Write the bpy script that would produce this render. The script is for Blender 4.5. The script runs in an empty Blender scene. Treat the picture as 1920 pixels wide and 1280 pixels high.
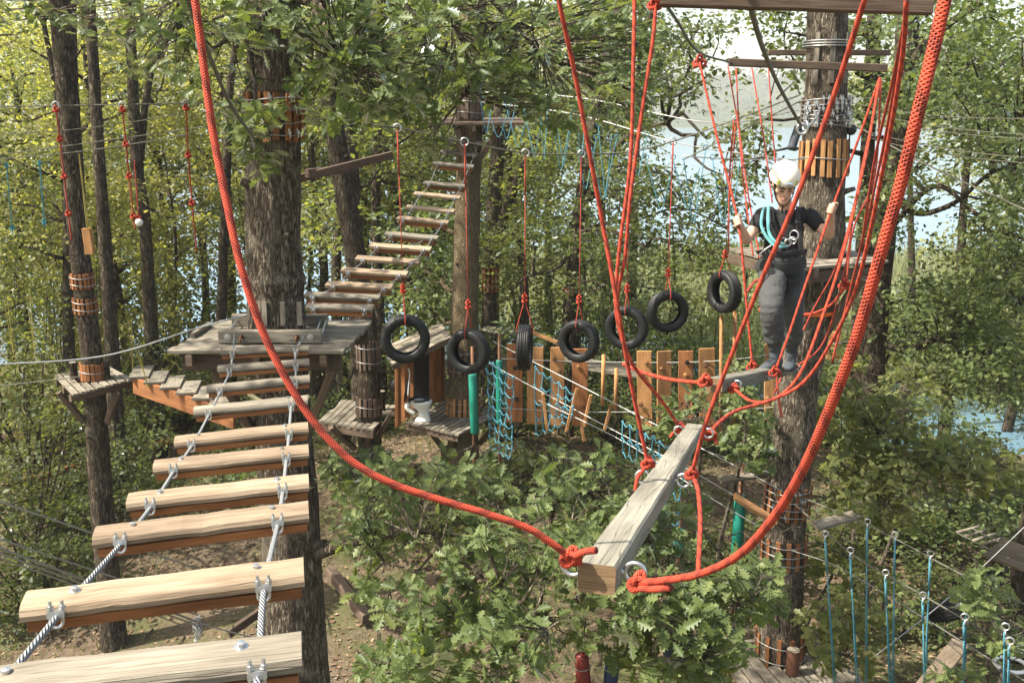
import bpy, math, random
import numpy as np
from mathutils import Vector, Matrix, noise
random.seed(7); rng = np.random.default_rng(7)
S = bpy.context.scene
COL = S.collection
# ------------------------------------------------------------------ camera
F = 1867.0; PITCH = math.radians(12.8); CAM = Vector((0, 0, 8.2))
cam_d = bpy.data.cameras.new('camera'); cam = bpy.data.objects.new('camera', cam_d); COL.objects.link(cam)
cam_d.sensor_width = 36; cam_d.lens = 36*F/1920; cam_d.clip_start = .05; cam_d.clip_end = 6000
cam.location = CAM; cam.rotation_euler = (math.pi/2-PITCH, 0, 0); S.camera = cam
S.render.resolution_x = 1024; S.render.resolution_y = 682
# ------------------------------------------------------------------ world, sun, exposure
SUN = Vector((-.60, -.14, .80)).normalized()
wd = bpy.data.worlds.new('World'); S.world = wd; wd.use_nodes = True
nt = wd.node_tree; sky = nt.nodes.new('ShaderNodeTexSky'); sky.sky_type = 'NISHITA'; sky.sun_disc = False
sky.sun_elevation = math.asin(SUN.z); sky.sun_rotation = math.atan2(SUN.x, SUN.y)
sky.dust_density = 3.0; sky.air_density = 1.0; sky.ozone_density = 1.0
wm_ = nt.nodes.new('ShaderNodeMix'); wm_.data_type = 'RGBA'; wm_.blend_type = 'MULTIPLY'; wm_.inputs[0].default_value = 1; wm_.inputs[7].default_value = (1.06, 1.0, .86, 1)
nt.links.new(sky.outputs[0], wm_.inputs[6]); nt.links.new(wm_.outputs[2], nt.nodes['Background'].inputs[0]); nt.nodes['Background'].inputs[1].default_value = .14
sl = bpy.data.lights.new('sun', 'SUN'); sl.energy = 5.0; sl.angle = math.radians(.5); sl.color = (1, .93, .79)
so = bpy.data.objects.new('sun', sl); COL.objects.link(so); so.rotation_euler = SUN.to_track_quat('Z', 'Y').to_euler(); so.location = (0, 0, 40)
S.view_settings.view_transform = 'Standard'; S.view_settings.look = 'None'; S.view_settings.gamma = 1
S.view_settings.use_curve_mapping = False; S.view_settings.exposure = 1.4
try:
    S.cycles.max_bounces = 7; S.cycles.transparent_max_bounces = 4; S.cycles.diffuse_bounces = 4
    S.cycles.transmission_bounces = 4; S.cycles.glossy_bounces = 2; S.cycles.volume_bounces = 0
except Exception: pass

# ------------------------------------------------------------------ helpers: points of the place
FW = Vector((0, math.cos(PITCH), -math.sin(PITCH))); UPV = Vector((0, math.sin(PITCH), math.cos(PITCH))); RT = Vector((1, 0, 0))
def ray(px, py): return FW + RT*((px-960)/F) + UPV*((640-py)/F)
def W(px, py, d): return CAM + ray(px, py)*d
def WY(px, py, Y): r = ray(px, py); return CAM + r*(Y/r.y)
def WZ(px, py, z): r = ray(px, py); return CAM + r*((z-CAM.z)/r.z)
def nz(x, y, s=1., o=0.): return noise.noise(Vector((x*s+o, y*s-o, o*.7)))
LAKE_Z = -1.5
def sstep(a, b, t):
    t = min(1, max(0, (t-a)/(b-a))); return t*t*(3-2*t)
def gh(x, y):
    h = .35*nz(x, y, .13)+.12*nz(x, y, .5, 3)
    h += 1.6*math.exp(-(((x+1.0)/6)**2+((y-19)/4.5)**2))
    shore = 40-11*sstep(5, 12, x) + 3*nz(x, y, .08, 9)
    h -= 1.6*sstep(shore-10, shore, y)
    h -= 1.4*sstep(shore-1, shore+6, y)
    if y > 700:
        far = 820 - 60*sstep(-200, 600, x)*0 + 60*nz(x, y, .002, 5)
        h += sstep(far-30, far+15, y)*3.6
        h += sstep(far+10, far+420, y)*(46+26*nz(x, y, .0022, 1)+8*nz(x, y, .01, 2))*(1-.45*sstep(250, 600, x))
    return h
def gp(x, y): return Vector((x, y, gh(x, y)))
# ------------------------------------------------------------------ object plumbing
def tag(o, label=None, cat=None, group=None, kind=None):
    if label: o['label'] = label
    if cat: o['category'] = cat
    if group: o['group'] = group
    if kind: o['kind'] = kind
    return o
def thing(name, loc, label, cat, group=None):
    o = bpy.data.objects.new(name, None); o.empty_display_size = .2; COL.objects.link(o); o.location = Vector(loc)
    return tag(o, label, cat, group)
def rootloc(p):
    while p.parent: p = p.parent
    return p.location
class MB:
    """vertices, faces and uvs collected in world space"""
    def __init__(s): s.v = []; s.f = []; s.uv = []; s.mi = []
    def add(s, vs, fs, uvs=None, mi=0):
        o = len(s.v); s.v += [tuple(v) for v in vs]
        for i, f in enumerate(fs):
            s.f.append([k+o for k in f]); s.uv += (uvs[i] if uvs else [(0, 0)]*len(f)); s.mi.append(mi)
        return s
    def tube(s, pts, r, n=8, cap=True, mi=0):
        pts = [Vector(p) for p in pts]; m = len(pts)
        rs = r if isinstance(r, (list, tuple)) else [r]*m
        vs = []; fs = []; uvs = []; L = 0; ls = []
        t0 = (pts[1]-pts[0]).normalized(); a = t0.orthogonal().normalized()
        for i, p in enumerate(pts):
            t = (pts[min(i+1, m-1)]-pts[max(i-1, 0)])
            t = t.normalized() if t.length > 1e-9 else t0
            a = (a - t*a.dot(t)); a = a.normalized() if a.length > 1e-6 else t.orthogonal().normalized()
            b = t.cross(a)
            if i: L += (p-pts[i-1]).length
            ls.append(L)
            for k in range(n):
                an = 2*math.pi*k/n; vs.append(p+(a*math.cos(an)+b*math.sin(an))*rs[i])
        for i in range(m-1):
            for k in range(n):
                k2 = (k+1) % n; fs.append([i*n+k, i*n+k2, (i+1)*n+k2, (i+1)*n+k])
                uvs.append([(k/n, ls[i]), ((k+1)/n, ls[i]), ((k+1)/n, ls[i+1]), (k/n, ls[i+1])])
        if cap:
            fs.append(list(range(n))[::-1]); uvs.append([(.1, 0)]*n)
            fs.append([(m-1)*n+k for k in range(n)]); uvs.append([(.1, 0)]*n)
        return s.add(vs, fs, uvs, mi)
    def plank(s, p0, p1, w, h, up=(0, 0, 1), bev=.12, segs=4, jit=0., prof=None, mi=0):
        """bar of rounded section from p0 to p1, w across, h along up; uv = length, girth in metres"""
        p0 = Vector(p0); p1 = Vector(p1); t = (p1-p0).normalized(); up = Vector(up)
        u = (up - t*up.dot(t)).normalized(); c = t.cross(u)
        b = bev*min(w, h)
        if prof is None:
            prof = [(-w/2+b, -h/2), (w/2-b, -h/2), (w/2, -h/2+b), (w/2, h/2-b), (w/2-b, h/2), (-w/2+b, h/2), (-w/2, h/2-b), (-w/2, -h/2+b)]
        n = len(prof); L = (p1-p0).length; o = random.random()*20
        per = [0]
        for k in range(n):
            q = prof[(k+1) % n]; per.append(per[-1]+math.dist(prof[k], q))
        vs = []; fs = []; uvs = []
        for i in range(segs+1):
            q = p0+(p1-p0)*(i/segs); jx = random.uniform(-jit, jit); jy = random.uniform(-jit, jit); sc = 1+random.uniform(-jit, jit)*4
            for (x, y) in prof: vs.append(q+c*(x*sc+jx)+u*(y+jy))
        for i in range(segs):
            for k in range(n):
                k2 = (k+1) % n; fs.append([i*n+k, i*n+k2, (i+1)*n+k2, (i+1)*n+k][::-1])
                a0, a1 = o+L*i/segs, o+L*(i+1)/segs
                uvs.append([(a0, per[k]+o), (a0, per[k+1]+o), (a1, per[k+1]+o), (a1, per[k]+o)][::-1])
        fs.append(list(range(n))); uvs.append([(o+p[0]*.5, o+p[1]) for p in prof])
        fs.append([segs*n+k for k in range(n)][::-1]); uvs.append([(o+p[0]*.5, o+p[1]) for p in prof][::-1])
        return s.add(vs, fs, uvs, mi)
    def lathe(s, prof, c, axis=(0, 0, 1), n=24, closed=False, mi=0, ref=None, ell=1.):
        c = Vector(c); ax = Vector(axis).normalized(); a = (Vector(ref) if ref else ax.orthogonal()); a = (a-ax*a.dot(ax)).normalized(); b = ax.cross(a)
        m = len(prof); vs = [c+ax*z+(a*math.cos(2*math.pi*k/n)+b*math.sin(2*math.pi*k/n)*ell)*r for (r, z) in prof for k in range(n)]
        fs = []; uvs = []
        for i in range(m if closed else m-1):
            j = (i+1) % m
            for k in range(n):
                k2 = (k+1) % n; fs.append([i*n+k, i*n+k2, j*n+k2, j*n+k])
                uvs.append([(k/n, i/m), ((k+1)/n, i/m), ((k+1)/n, (i+1)/m), (k/n, (i+1)/m)])
        return s.add(vs, fs, uvs, mi)
    def torus(s, c, R, r, axis=(0, 0, 1), n=20, m=6, mi=0, arc=1.0):
        c = Vector(c); ax = Vector(axis).normalized(); a = ax.orthogonal().normalized(); b = ax.cross(a)
        pts = [c+(a*math.cos(2*math.pi*arc*k/n)+b*math.sin(2*math.pi*arc*k/n))*R for k in range(n+1)]
        return s.tube(pts, r, m, cap=False, mi=mi)
    def ball(s, c, r, seg=10, sq=(1, 1, 1), M=None, mi=0):
        c = Vector(c); vs = []; fs = []
        for i in range(seg//2+1):
            th = math.pi*i/(seg//2)
            for k in range(seg):
                ph = 2*math.pi*k/seg; v = Vector((math.sin(th)*math.cos(ph)*sq[0], math.sin(th)*math.sin(ph)*sq[1], math.cos(th)*sq[2]))*r
                vs.append(c+(M @ v if M else v))
        for i in range(seg//2):
            for k in range(seg):
                k2 = (k+1) % seg; fs.append([i*seg+k, (i+1)*seg+k, (i+1)*seg+k2, i*seg+k2])
        return s.add(vs, fs, None, mi)
    def build(s, name, mats, parent=None, smooth=False, **tg):
        if not isinstance(mats, (list, tuple)): mats = [mats]
        me = bpy.data.meshes.new(name)
        if parent is not None: L = rootloc(parent)
        else:
            a = np.array(s.v); L = Vector(((a[:, 0].min()+a[:, 0].max())/2, (a[:, 1].min()+a[:, 1].max())/2, a[:, 2].min()))
        me.from_pydata([(x-L[0], y-L[1], z-L[2]) for x, y, z in s.v], [], s.f)
        ul = me.uv_layers.new(name='uv'); ul.data.foreach_set('uv', np.array(s.uv, dtype=np.float32).ravel())
        for m in mats: me.materials.append(m)
        if len(mats) > 1: me.polygons.foreach_set('material_index', s.mi)
        me.polygons.foreach_set('use_smooth', [smooth]*len(me.polygons)); me.update()
        o = bpy.data.objects.new(name, me); COL.objects.link(o)
        if parent is not None: o.parent = parent
        else: o.location = L
        return tag(o, tg.get('label'), tg.get('cat'), tg.get('group'), tg.get('kind'))
def cr(pts, k=8):
    """smooth curve through points"""
    P = [Vector(p) for p in pts]
    if len(P) < 3: return [P[0].lerp(P[-1], i/k) for i in range(k+1)]
    P = [P[0]*2-P[1]]+P+[P[-1]*2-P[-2]]; out = []
    for i in range(1, len(P)-2):
        a, b, c, d = P[i-1:i+3]
        for j in range(k):
            t = j/k; out.append(.5*((2*b)+(c-a)*t+(2*a-5*b+4*c-d)*t*t+(3*b-a-3*c+d)*t**3))
    out.append(P[-2]); return out
def sag(a, b, s, n=14):
    a = Vector(a); b = Vector(b)
    return [a.lerp(b, i/n)-Vector((0, 0, 4*s*(i/n)*(1-i/n))) for i in range(n+1)]
def dup(root, loc, rot=None, label=None, scale=None):
    r = root.copy(); COL.objects.link(r); r.location = loc
    if rot is not None: r.rotation_euler = rot
    if scale: r.scale = (scale,)*3
    if label: r['label'] = label
    for ch in list(root.children):
        c = ch.copy(); COL.objects.link(c); c.parent = r
        for g in list(ch.children):
            d = g.copy(); COL.objects.link(d); d.parent = c
    return r
# ------------------------------------------------------------------ materials
def mat(name): 
    m = bpy.data.materials.new(name); m.use_nodes = True; n = m.node_tree; n.nodes.clear()
    return m, n, n.nodes.new('ShaderNodeOutputMaterial')
def N(n, t, **k):
    x = n.nodes.new('ShaderNode'+t)
    for a, b in k.items():
        if a.startswith('i_'):
            a = a[2:].replace('_', ' '); x.inputs[a].default_value = b
        else: setattr(x, a, b)
    return x
def ramp(n, fac, stops):
    r = n.nodes.new('ShaderNodeValToRGB'); n.links.new(fac, r.inputs[0]); e = r.color_ramp.elements
    while len(e) < len(stops): e.new(.5)
    for el, (p, c) in zip(e, stops): el.position = p; el.color = (*c, 1) if len(c) == 3 else c
    return r.outputs[0]
def coords(n, kind, sc, rot=(0, 0, 0)):
    tc = N(n, 'TexCoord'); mp = N(n, 'Mapping'); mp.inputs['Scale'].default_value = sc; mp.inputs['Rotation'].default_value = rot
    n.links.new(tc.outputs[kind], mp.inputs['Vector']); return mp.outputs[0]
def noisetex(n, vec, sc, det=4, rough=.6, dist=0):
    t = N(n, 'TexNoise'); t.inputs['Scale'].default_value = sc; t.inputs['Detail'].default_value = det
    t.inputs['Roughness'].default_value = rough; t.inputs['Distortion'].default_value = dist
    if vec is not None: n.links.new(vec, t.inputs['Vector'])
    return t.outputs[0]
def mixc(n, fac, a, b, mode='MIX'):
    m = N(n, 'Mix', data_type='RGBA', blend_type=mode)
    for s, v in ((0, fac), (6, a), (7, b)):
        if hasattr(v, 'links') or hasattr(v, 'is_output'): n.links.new(v, m.inputs[s])
        else: m.inputs[s].default_value = v if s == 0 else (*v, 1)
    return m.outputs[2]
def mth(n, op, a, b=0.):
    m = N(n, 'Math', operation=op)
    for i, v in enumerate((a, b)):
        if hasattr(v, 'is_output'): n.links.new(v, m.inputs[i])
        else: m.inputs[i].default_value = v
    return m.outputs[0]
def finish(n, out, col, rough=.8, bump=None, bs=.5, bd=.01, metal=0, spec=.3):
    p = N(n, 'BsdfPrincipled')
    for s, v in (('Base Color', col), ('Roughness', rough)):
        if hasattr(v, 'is_output'): n.links.new(v, p.inputs[s])
        else: p.inputs[s].default_value = v if s == 'Roughness' else (*v, 1)
    p.inputs['Metallic'].default_value = metal; p.inputs['Specular IOR Level'].default_value = spec
    if bump is not None:
        b = N(n, 'Bump'); b.inputs['Strength'].default_value = bs; b.inputs['Distance'].default_value = bd
        n.links.new(bump, b.inputs['Height']); n.links.new(b.outputs[0], p.inputs['Normal'])
    n.links.new(p.outputs[0], out.inputs[0]); return p
def wood(name, c1, c2, dark, knot=.3, crack=.5, rough=.85):
    m, n, o = mat(name); v = coords(n, 'UV', (2.2, 34, 1)); vv = coords(n, 'UV', (1, 4, 1))
    oi = N(n, 'ObjectInfo'); 
    g = noisetex(n, v, 1.6, 6, .65, .6); big = noisetex(n, vv, 2.0, 3, .6)
    col = mixc(n, ramp(n, g, [(.3, (0, 0, 0)), (.7, (1, 1, 1))]), c1, c2)
    col = mixc(n, ramp(n, big, [(.36, (0, 0, 0)), (.66, (1, 1, 1))]), col, mixc(n, .62, col, dark))
    hs = N(n, 'HueSaturation'); n.links.new(col, hs.inputs['Color'])
    n.links.new(mth(n, 'ADD', mth(n, 'MULTIPLY', oi.outputs['Random'], .5), .68), hs.inputs['Value'])
    cv = coords(n, 'UV', (.7, 30, 1)); w = noisetex(n, cv, 1.3, 2, .5, .35)
    cr_ = ramp(n, w, [(.485, (0, 0, 0)), (.5, (1, 1, 1)), (.515, (0, 0, 0))])
    col = mixc(n, mth(n, 'MULTIPLY', cr_, crack), hs.outputs[0], dark)
    hgt = mth(n, 'SUBTRACT', g, mth(n, 'MULTIPLY', cr_, .8*crack))
    finish(n, o, col, rough, hgt, .6, .006); return m
WOOD_GREY = wood('weathered_wood', (.15, .13, .10), (.30, .265, .21), (.07, .06, .045))
WOOD_PALE = wood('pale_wood', (.21, .15, .095), (.41, .325, .235), (.13, .09, .055))
WOOD_ORANGE = wood('orange_stained_wood', (.22, .085, .032), (.37, .16, .06), (.10, .04, .018), crack=.3)
WOOD_WORN = wood('worn_brown_wood', (.16, .115, .075), (.33, .255, .18), (.085, .06, .04))
WOOD_BROWN = wood('dark_brown_wood', (.09, .06, .042), (.17, .12, .085), (.04, .03, .022))
WOOD_BEAM = wood('cracked_beam_wood', (.20, .19, .155), (.30, .285, .235), (.075, .065, .05), crack=.75)
WOOD_END = wood('sawn_end_wood', (.16, .10, .05), (.27, .18, .10), (.08, .05, .025), crack=.6)
WOOD_TAN = wood('tan_wood', (.34, .17, .065), (.54, .29, .12), (.17, .08, .035), crack=.3)
def bark(name, c1, c2, moss, sc=1.):
    m, n, o = mat(name); ns = noisetex(n, coords(n, 'Object', (3, 3, 3)), 1.5, 4, .6)
    a = noisetex(n, coords(n, 'Object', (15*sc, 15*sc, 3.0*sc)), 1.0, 3, .55, .9); b = noisetex(n, coords(n, 'Object', (38*sc, 38*sc, 7*sc)), 1.0, 4, .6, .5)
    rid = lambda v: mth(n, 'MULTIPLY', mth(n, 'ABSOLUTE', mth(n, 'SUBTRACT', v, .5)), 5.5)
    ra = mth(n, 'MINIMUM', rid(a), 1.); rb = mth(n, 'MINIMUM', rid(b), 1.)
    nn = N(n, 'TexNoise'); nn.inputs['Scale'].default_value = 1.6; nn.inputs['Detail'].default_value = 4; v0 = coords(n, 'Object', (19*sc, 19*sc, 4.2*sc)); n.links.new(v0, nn.inputs['Vector'])
    s2 = N(n, 'VectorMath', operation='SCALE'); s2.inputs['Scale'].default_value = 2.4; n.links.new(nn.outputs['Color'], s2.inputs[0])
    ad = N(n, 'VectorMath', operation='ADD'); n.links.new(v0, ad.inputs[0]); n.links.new(s2.outputs[0], ad.inputs[1])
    vo = N(n, 'TexVoronoi', feature='DISTANCE_TO_EDGE'); vo.inputs['Scale'].default_value = 1.0; n.links.new(ad.outputs[0], vo.inputs['Vector'])
    ed = ramp(n, vo.outputs[0], [(.0, (0, 0, 0)), (.22, (1, 1, 1))])
    h = mth(n, 'ADD', mth(n, 'MULTIPLY', mth(n, 'MULTIPLY', ed, ra), .75), mth(n, 'MULTIPLY', rb, .3))
    col = mixc(n, ramp(n, h, [(.08, (0, 0, 0)), (.8, (1, 1, 1))]), c1, c2)
    col = mixc(n, ramp(n, ns, [(.5, (0, 0, 0)), (.75, (.6, .6, .6))]), col, moss)
    finish(n, o, col, .95, h, 1.0, .045, spec=.1); return m
BARK_OAK = bark('oak_bark', (.045, .035, .026), (.42, .35, .27), (.28, .25, .19))
BARK_DARK = bark('dark_bark', (.030, .023, .017), (.25, .20, .15), (.17, .155, .105))
BARK_TAN = bark('tan_bark', (.12, .09, .055), (.42, .33, .21), (.28, .24, .15), 1.7)
def leafm(name, c1, c2, c3, tr=.5, tint=(2.0, 2.0, .75), gls=.4):
    m, n, o = mat(name); g = N(n, 'NewGeometry'); oi = N(n, 'ObjectInfo')
    big = noisetex(n, coords(n, 'Object', (1, 1, 1)), .55, 2, .5)
    rr = mth(n, 'ADD', mth(n, 'MULTIPLY', g.outputs['Random Per Island'], .75), mth(n, 'MULTIPLY', big, .35))
    col = ramp(n, rr, [(.1, c1), (.55, c2), (.98, c3)])
    d = N(n, 'BsdfDiffuse'); n.links.new(col, d.inputs[0])
    t = N(n, 'BsdfTranslucent'); n.links.new(mixc(n, 1., col, tint, 'MULTIPLY'), t.inputs[0])
    ms = N(n, 'MixShader'); ms.inputs[0].default_value = tr; n.links.new(d.outputs[0], ms.inputs[1]); n.links.new(t.outputs[0], ms.inputs[2])
    gl = N(n, 'BsdfGlossy'); gl.inputs['Roughness'].default_value = .42; gl.inputs[0].default_value = (.8, .85, .9, 1)
    fr = N(n, 'Fresnel'); fr.inputs[0].default_value = 1.35
    m2 = N(n, 'MixShader'); n.links.new(mth(n, 'MULTIPLY', fr.outputs[0], gls), m2.inputs[0]); n.links.new(ms.outputs[0], m2.inputs[1]); n.links.new(gl.outputs[0], m2.inputs[2])
    n.links.new(m2.outputs[0], o.inputs[0]); return m
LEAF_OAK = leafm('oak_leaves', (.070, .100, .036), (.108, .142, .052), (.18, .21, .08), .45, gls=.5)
LEAF_BRIGHT = leafm('sunlit_leaves', (.09, .112, .036), (.14, .162, .058), (.24, .245, .11), .57)  # sunlit tone put into the leaf colour
LEAF_YEL = leafm('sunlit_yellow_leaves', (.15, .16, .055), (.235, .235, .09), (.38, .36, .17), .60)  # brightest tone: sun glow of the back wood put into the colour
LEAF_DEEP = leafm('deep_green_shade_leaves', (.052, .068, .024), (.084, .106, .038), (.14, .155, .058), .52)  # darkest tone; puts shade into the colour of understory bushes
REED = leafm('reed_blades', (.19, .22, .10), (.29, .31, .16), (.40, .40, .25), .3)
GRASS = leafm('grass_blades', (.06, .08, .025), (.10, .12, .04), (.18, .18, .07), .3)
LITTER = leafm('dead_leaves', (.10, .06, .035), (.19, .125, .075), (.32, .24, .16), .15, (1, 1, 1))
def ropem(name, c, c2, dark=None, strands=0, bs=.8):
    m, n, o = mat(name); tc = N(n, 'TexCoord'); sp = N(n, 'SeparateXYZ'); n.links.new(tc.outputs['UV'], sp.inputs[0])
    u, v = sp.outputs[0], sp.outputs[1]
    vs = mth(n, 'MULTIPLY', v, 2*math.pi*170)
    us = mth(n, 'MULTIPLY', u, 2*math.pi*6)
    if strands: vs = mth(n, 'MULTIPLY', v, 2*math.pi*35); us = mth(n, 'MULTIPLY', u, 2*math.pi*strands)
    a = mth(n, 'SINE', mth(n, 'ADD', us, vs)); b = mth(n, 'SINE', mth(n, 'SUBTRACT', us, vs))
    h = a if strands else mth(n, 'MAXIMUM', a, b)
    col = mixc(n, ramp(n, mth(n, 'ADD', mth(n, 'MULTIPLY', h, .5), .5), [(.1, (0, 0, 0)), (.8, (1, 1, 1))]), c2, c)
    if dark:
        # flecks: short check bands repeated along the braid
        band = mth(n, 'GREATER_THAN', mth(n, 'SINE', mth(n, 'ADD', mth(n, 'MULTIPLY', v, 2*math.pi*15), mth(n, 'MULTIPLY', u, 2*math.pi))), .45)
        chk = mth(n, 'GREATER_THAN', mth(n, 'MULTIPLY', a, b), -.05)
        col = mixc(n, mth(n, 'MULTIPLY', mth(n, 'MULTIPLY', band, chk), .9), col, dark)
    col = mixc(n, ramp(n, noisetex(n, coords(n, 'Object', (1, 1, 1)), 3, 3), [(.4, (0, 0, 0)), (.8, (.35, .35, .35))]), col, c2)
    finish(n, o, col, .75, h, bs, .003, spec=.3); return m
RED = ropem('red_rope', (.62, .085, .04), (.36, .03, .018), (.03, .012, .012))
RED2 = ropem('faded_red_rope', (.50, .075, .045), (.28, .04, .028))
BLUE = ropem('blue_rope', (.09, .30, .38), (.05, .16, .22), strands=3)
TEAL = ropem('teal_rope', (.05, .30, .38), (.02, .13, .18), strands=3)
YELROPE = ropem('yellow_rope', (.45, .38, .10), (.25, .2, .05), strands=3)
STEEL = ropem('steel_cable', (.42, .44, .45), (.14, .15, .16), strands=6, bs=1.)
CABLE_D = ropem('dull_cable', (.24, .23, .18), (.09, .09, .07), strands=6, bs=1.)
def plain(name, c, rough=.6, metal=0, ns=.15, sc=30, spec=.4, bs=.2):
    m, n, o = mat(name); t = noisetex(n, coords(n, 'Object', (1, 1, 1)), sc, 4, .6)
    col = mixc(n, t, tuple(x*(1-ns*2) for x in c), tuple(min(1, x*(1+ns)) for x in c)); finish(n, o, col, rough, t, bs, .003, metal, spec); return m
ZINC = plain('galvanised_steel', (.55, .56, .57), .35, .9)
RUST = plain('rusty_steel', (.16, .08, .045), .7, .5)
TYRE = plain('tyre_rubber', (.011, .012, .013), .55, 0, .35, 20, .35, .4)
GREENPAD = plain('green_vinyl', (.012, .20, .145), .45, 0, .12, 8)
BLUEPAD = plain('navy_plastic', (.012, .035, .09), .3, 0, .2, 8)
REDPAD = plain('dark_red_plastic', (.16, .02, .02), .35, 0, .2, 8)
WHITEC = plain('white_ceramic', (.74, .74, .70), .18, 0, .06, 6, .5, .05)
BLACKP = plain('black_plastic', (.012, .013, .014), .35, 0, .2, 12)
SKIN = plain('skin', (.52, .31, .22), .55, 0, .06, 30, .35, .05)
LIPS = plain('lips', (.36, .14, .11), .5)
HAIR = plain('brown_hair', (.06, .035, .02), .6)
SHIRT = plain('black_tshirt_cotton', (.012, .012, .014), .9, 0, .25, 60)
TROUSER = plain('charcoal_jersey', (.055, .058, .058), .95, 0, .25, 90)
WEB = plain('black_webbing', (.014, .014, .015), .8, 0, .2, 60)
SHOE = plain('grey_blue_shoe', (.05, .058, .07), .8, 0, .2, 40)
SOLE = plain('dark_sole', (.03, .03, .032), .8)
HELM = plain('off_white_helmet', (.70, .665, .55), .38, 0, .04, 6, .5, .03)
YEL = plain('yellow_green_clip', (.45, .45, .05), .5)
TEALWEB = plain('teal_webbing', (.13, .37, .38), .8, 0, .1, 40)
ORANGEP = plain('orange_plastic', (.75, .16, .03), .5)
DARKINK = plain('dark_print', (.02, .025, .04), .6)
BLUEINK = plain('blue_print', (.16, .32, .50), .6)
WIRE = plain('grey_wire', (.36, .36, .35), .45, .7)

def M_ground():
    m, n, o = mat('forest_floor'); g = coords(n, 'Object', (1, 1, 1)); 
    a = noisetex(n, g, .55, 5, .6); b = noisetex(n, g, 9, 5, .7); c = noisetex(n, g, 45, 3, .7)
    soil = mixc(n, ramp(n, b, [(.3, (0, 0, 0)), (.75, (1, 1, 1))]), (.05, .036, .024), (.155, .118, .082))
    soil = mixc(n, ramp(n, c, [(.5, (0, 0, 0)), (.8, (1, 1, 1))]), soil, (.25, .195, .14))
    gr = mixc(n, c, (.045, .06, .02), (.12, .13, .05))
    col = mixc(n, ramp(n, a, [(.46, (0, 0, 0)), (.6, (1, 1, 1))]), soil, mixc(n, .75, soil, gr))
    sp = N(n, 'SeparateXYZ'); tc = N(n, 'TexCoord'); n.links.new(tc.outputs['Object'], sp.inputs[0])
    f = ramp(n, noisetex(n, coords(n, 'Object', (1, 1, .3)), .035, 6, .7), [(.3, (.022, .035, .016)), (.7, (.075, .095, .04))])
    far = mth(n, 'GREATER_THAN', sp.outputs[1], 400)
    col = mixc(n, far, col, f)
    finish(n, o, col, .95, mth(n, 'ADD', b, mth(n, 'MULTIPLY', c, .5)), .8, .05, spec=.1); return m
def M_water():
    m, n, o = mat('lake_water'); t = noisetex(n, coords(n, 'Object', (1, .35, 1)), 2.2, 4, .6)
    p = finish(n, o, (.10, .18, .25), .16, t, .35, .05, spec=.6); return m

# ------------------------------------------------------------------ ground, water, far shore
def axis_vals(lo, hi, fine_lo, fine_hi, fs, k=1.18):
    v = list(np.arange(fine_lo, fine_hi+1e-6, fs)); s = fs
    while v[-1] < hi: s *= k; v.append(v[-1]+s)
    s = fs
    while v[0] > lo: s *= k; v.insert(0, v[0]-s)
    return v
xs = axis_vals(-2500, 2500, -32, 32, .6); ys = axis_vals(-60, 4200, -6, 52, .6, 1.12)
vs = [(x, y, gh(x, y)) for y in ys for x in xs]; nx = len(xs)
fs = [(j*nx+i, j*nx+i+1, (j+1)*nx+i+1, (j+1)*nx+i) for j in range(len(ys)-1) for i in range(nx-1)]
me = bpy.data.meshes.new('ground'); me.from_pydata(vs, [], fs); me.materials.append(M_ground())
me.polygons.foreach_set('use_smooth', [True]*len(fs)); g = bpy.data.objects.new('ground', me); COL.objects.link(g); g['kind'] = 'structure'
wm = MB().add([(-2500, 20, LAKE_Z), (2500, 20, LAKE_Z), (2500, 1500, LAKE_Z), (-2500, 1500, LAKE_Z)], [[0, 1, 2, 3]]); 
wo = wm.build('lake_water', M_water(), kind='structure')

# ------------------------------------------------------------------ leaves
def tpl(half):
    """leaf folded along the midrib; half outline (x, y)"""
    n = len(half); v = [(x, 0, .0) for x in (half[0][0], half[-1][0])]
    L = [(x, y, .18*y-.10*x*x) for x, y in half[1:-1]]; R = [(x, -y, .18*y-.10*x*x) for x, y in half[1:-1]]
    v[1] = (half[-1][0], 0, -.10*half[-1][0]**2)
    mid = (.5, 0, -.06)
    v = v+[mid]+L+R; k = len(L)
    f = [[0, 2, 1]+[3+i for i in range(k)][::-1], [0]+[3+k+i for i in range(k)]+[1, 2]]
    return np.array(v, dtype=np.float32), f
T_OAK = tpl([(-.1, 0), (.06, .03), (.14, .14), (.23, .05), (.34, .27), (.43, .09), (.56, .37), (.66, .13), (.78, .28), (.87, .10), (1, 0)])
T_MID = tpl([(0, 0), (.2, .2), (.36, .12), (.6, .34), (.72, .18), (.88, .2), (1, 0)])
T_FAR = (np.array([(0, 0, 0), (.5, .3, .05), (1, 0, -.08), (.5, -.3, .05)], dtype=np.float32), [[0, 2, 1], [0, 3, 2]])
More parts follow.
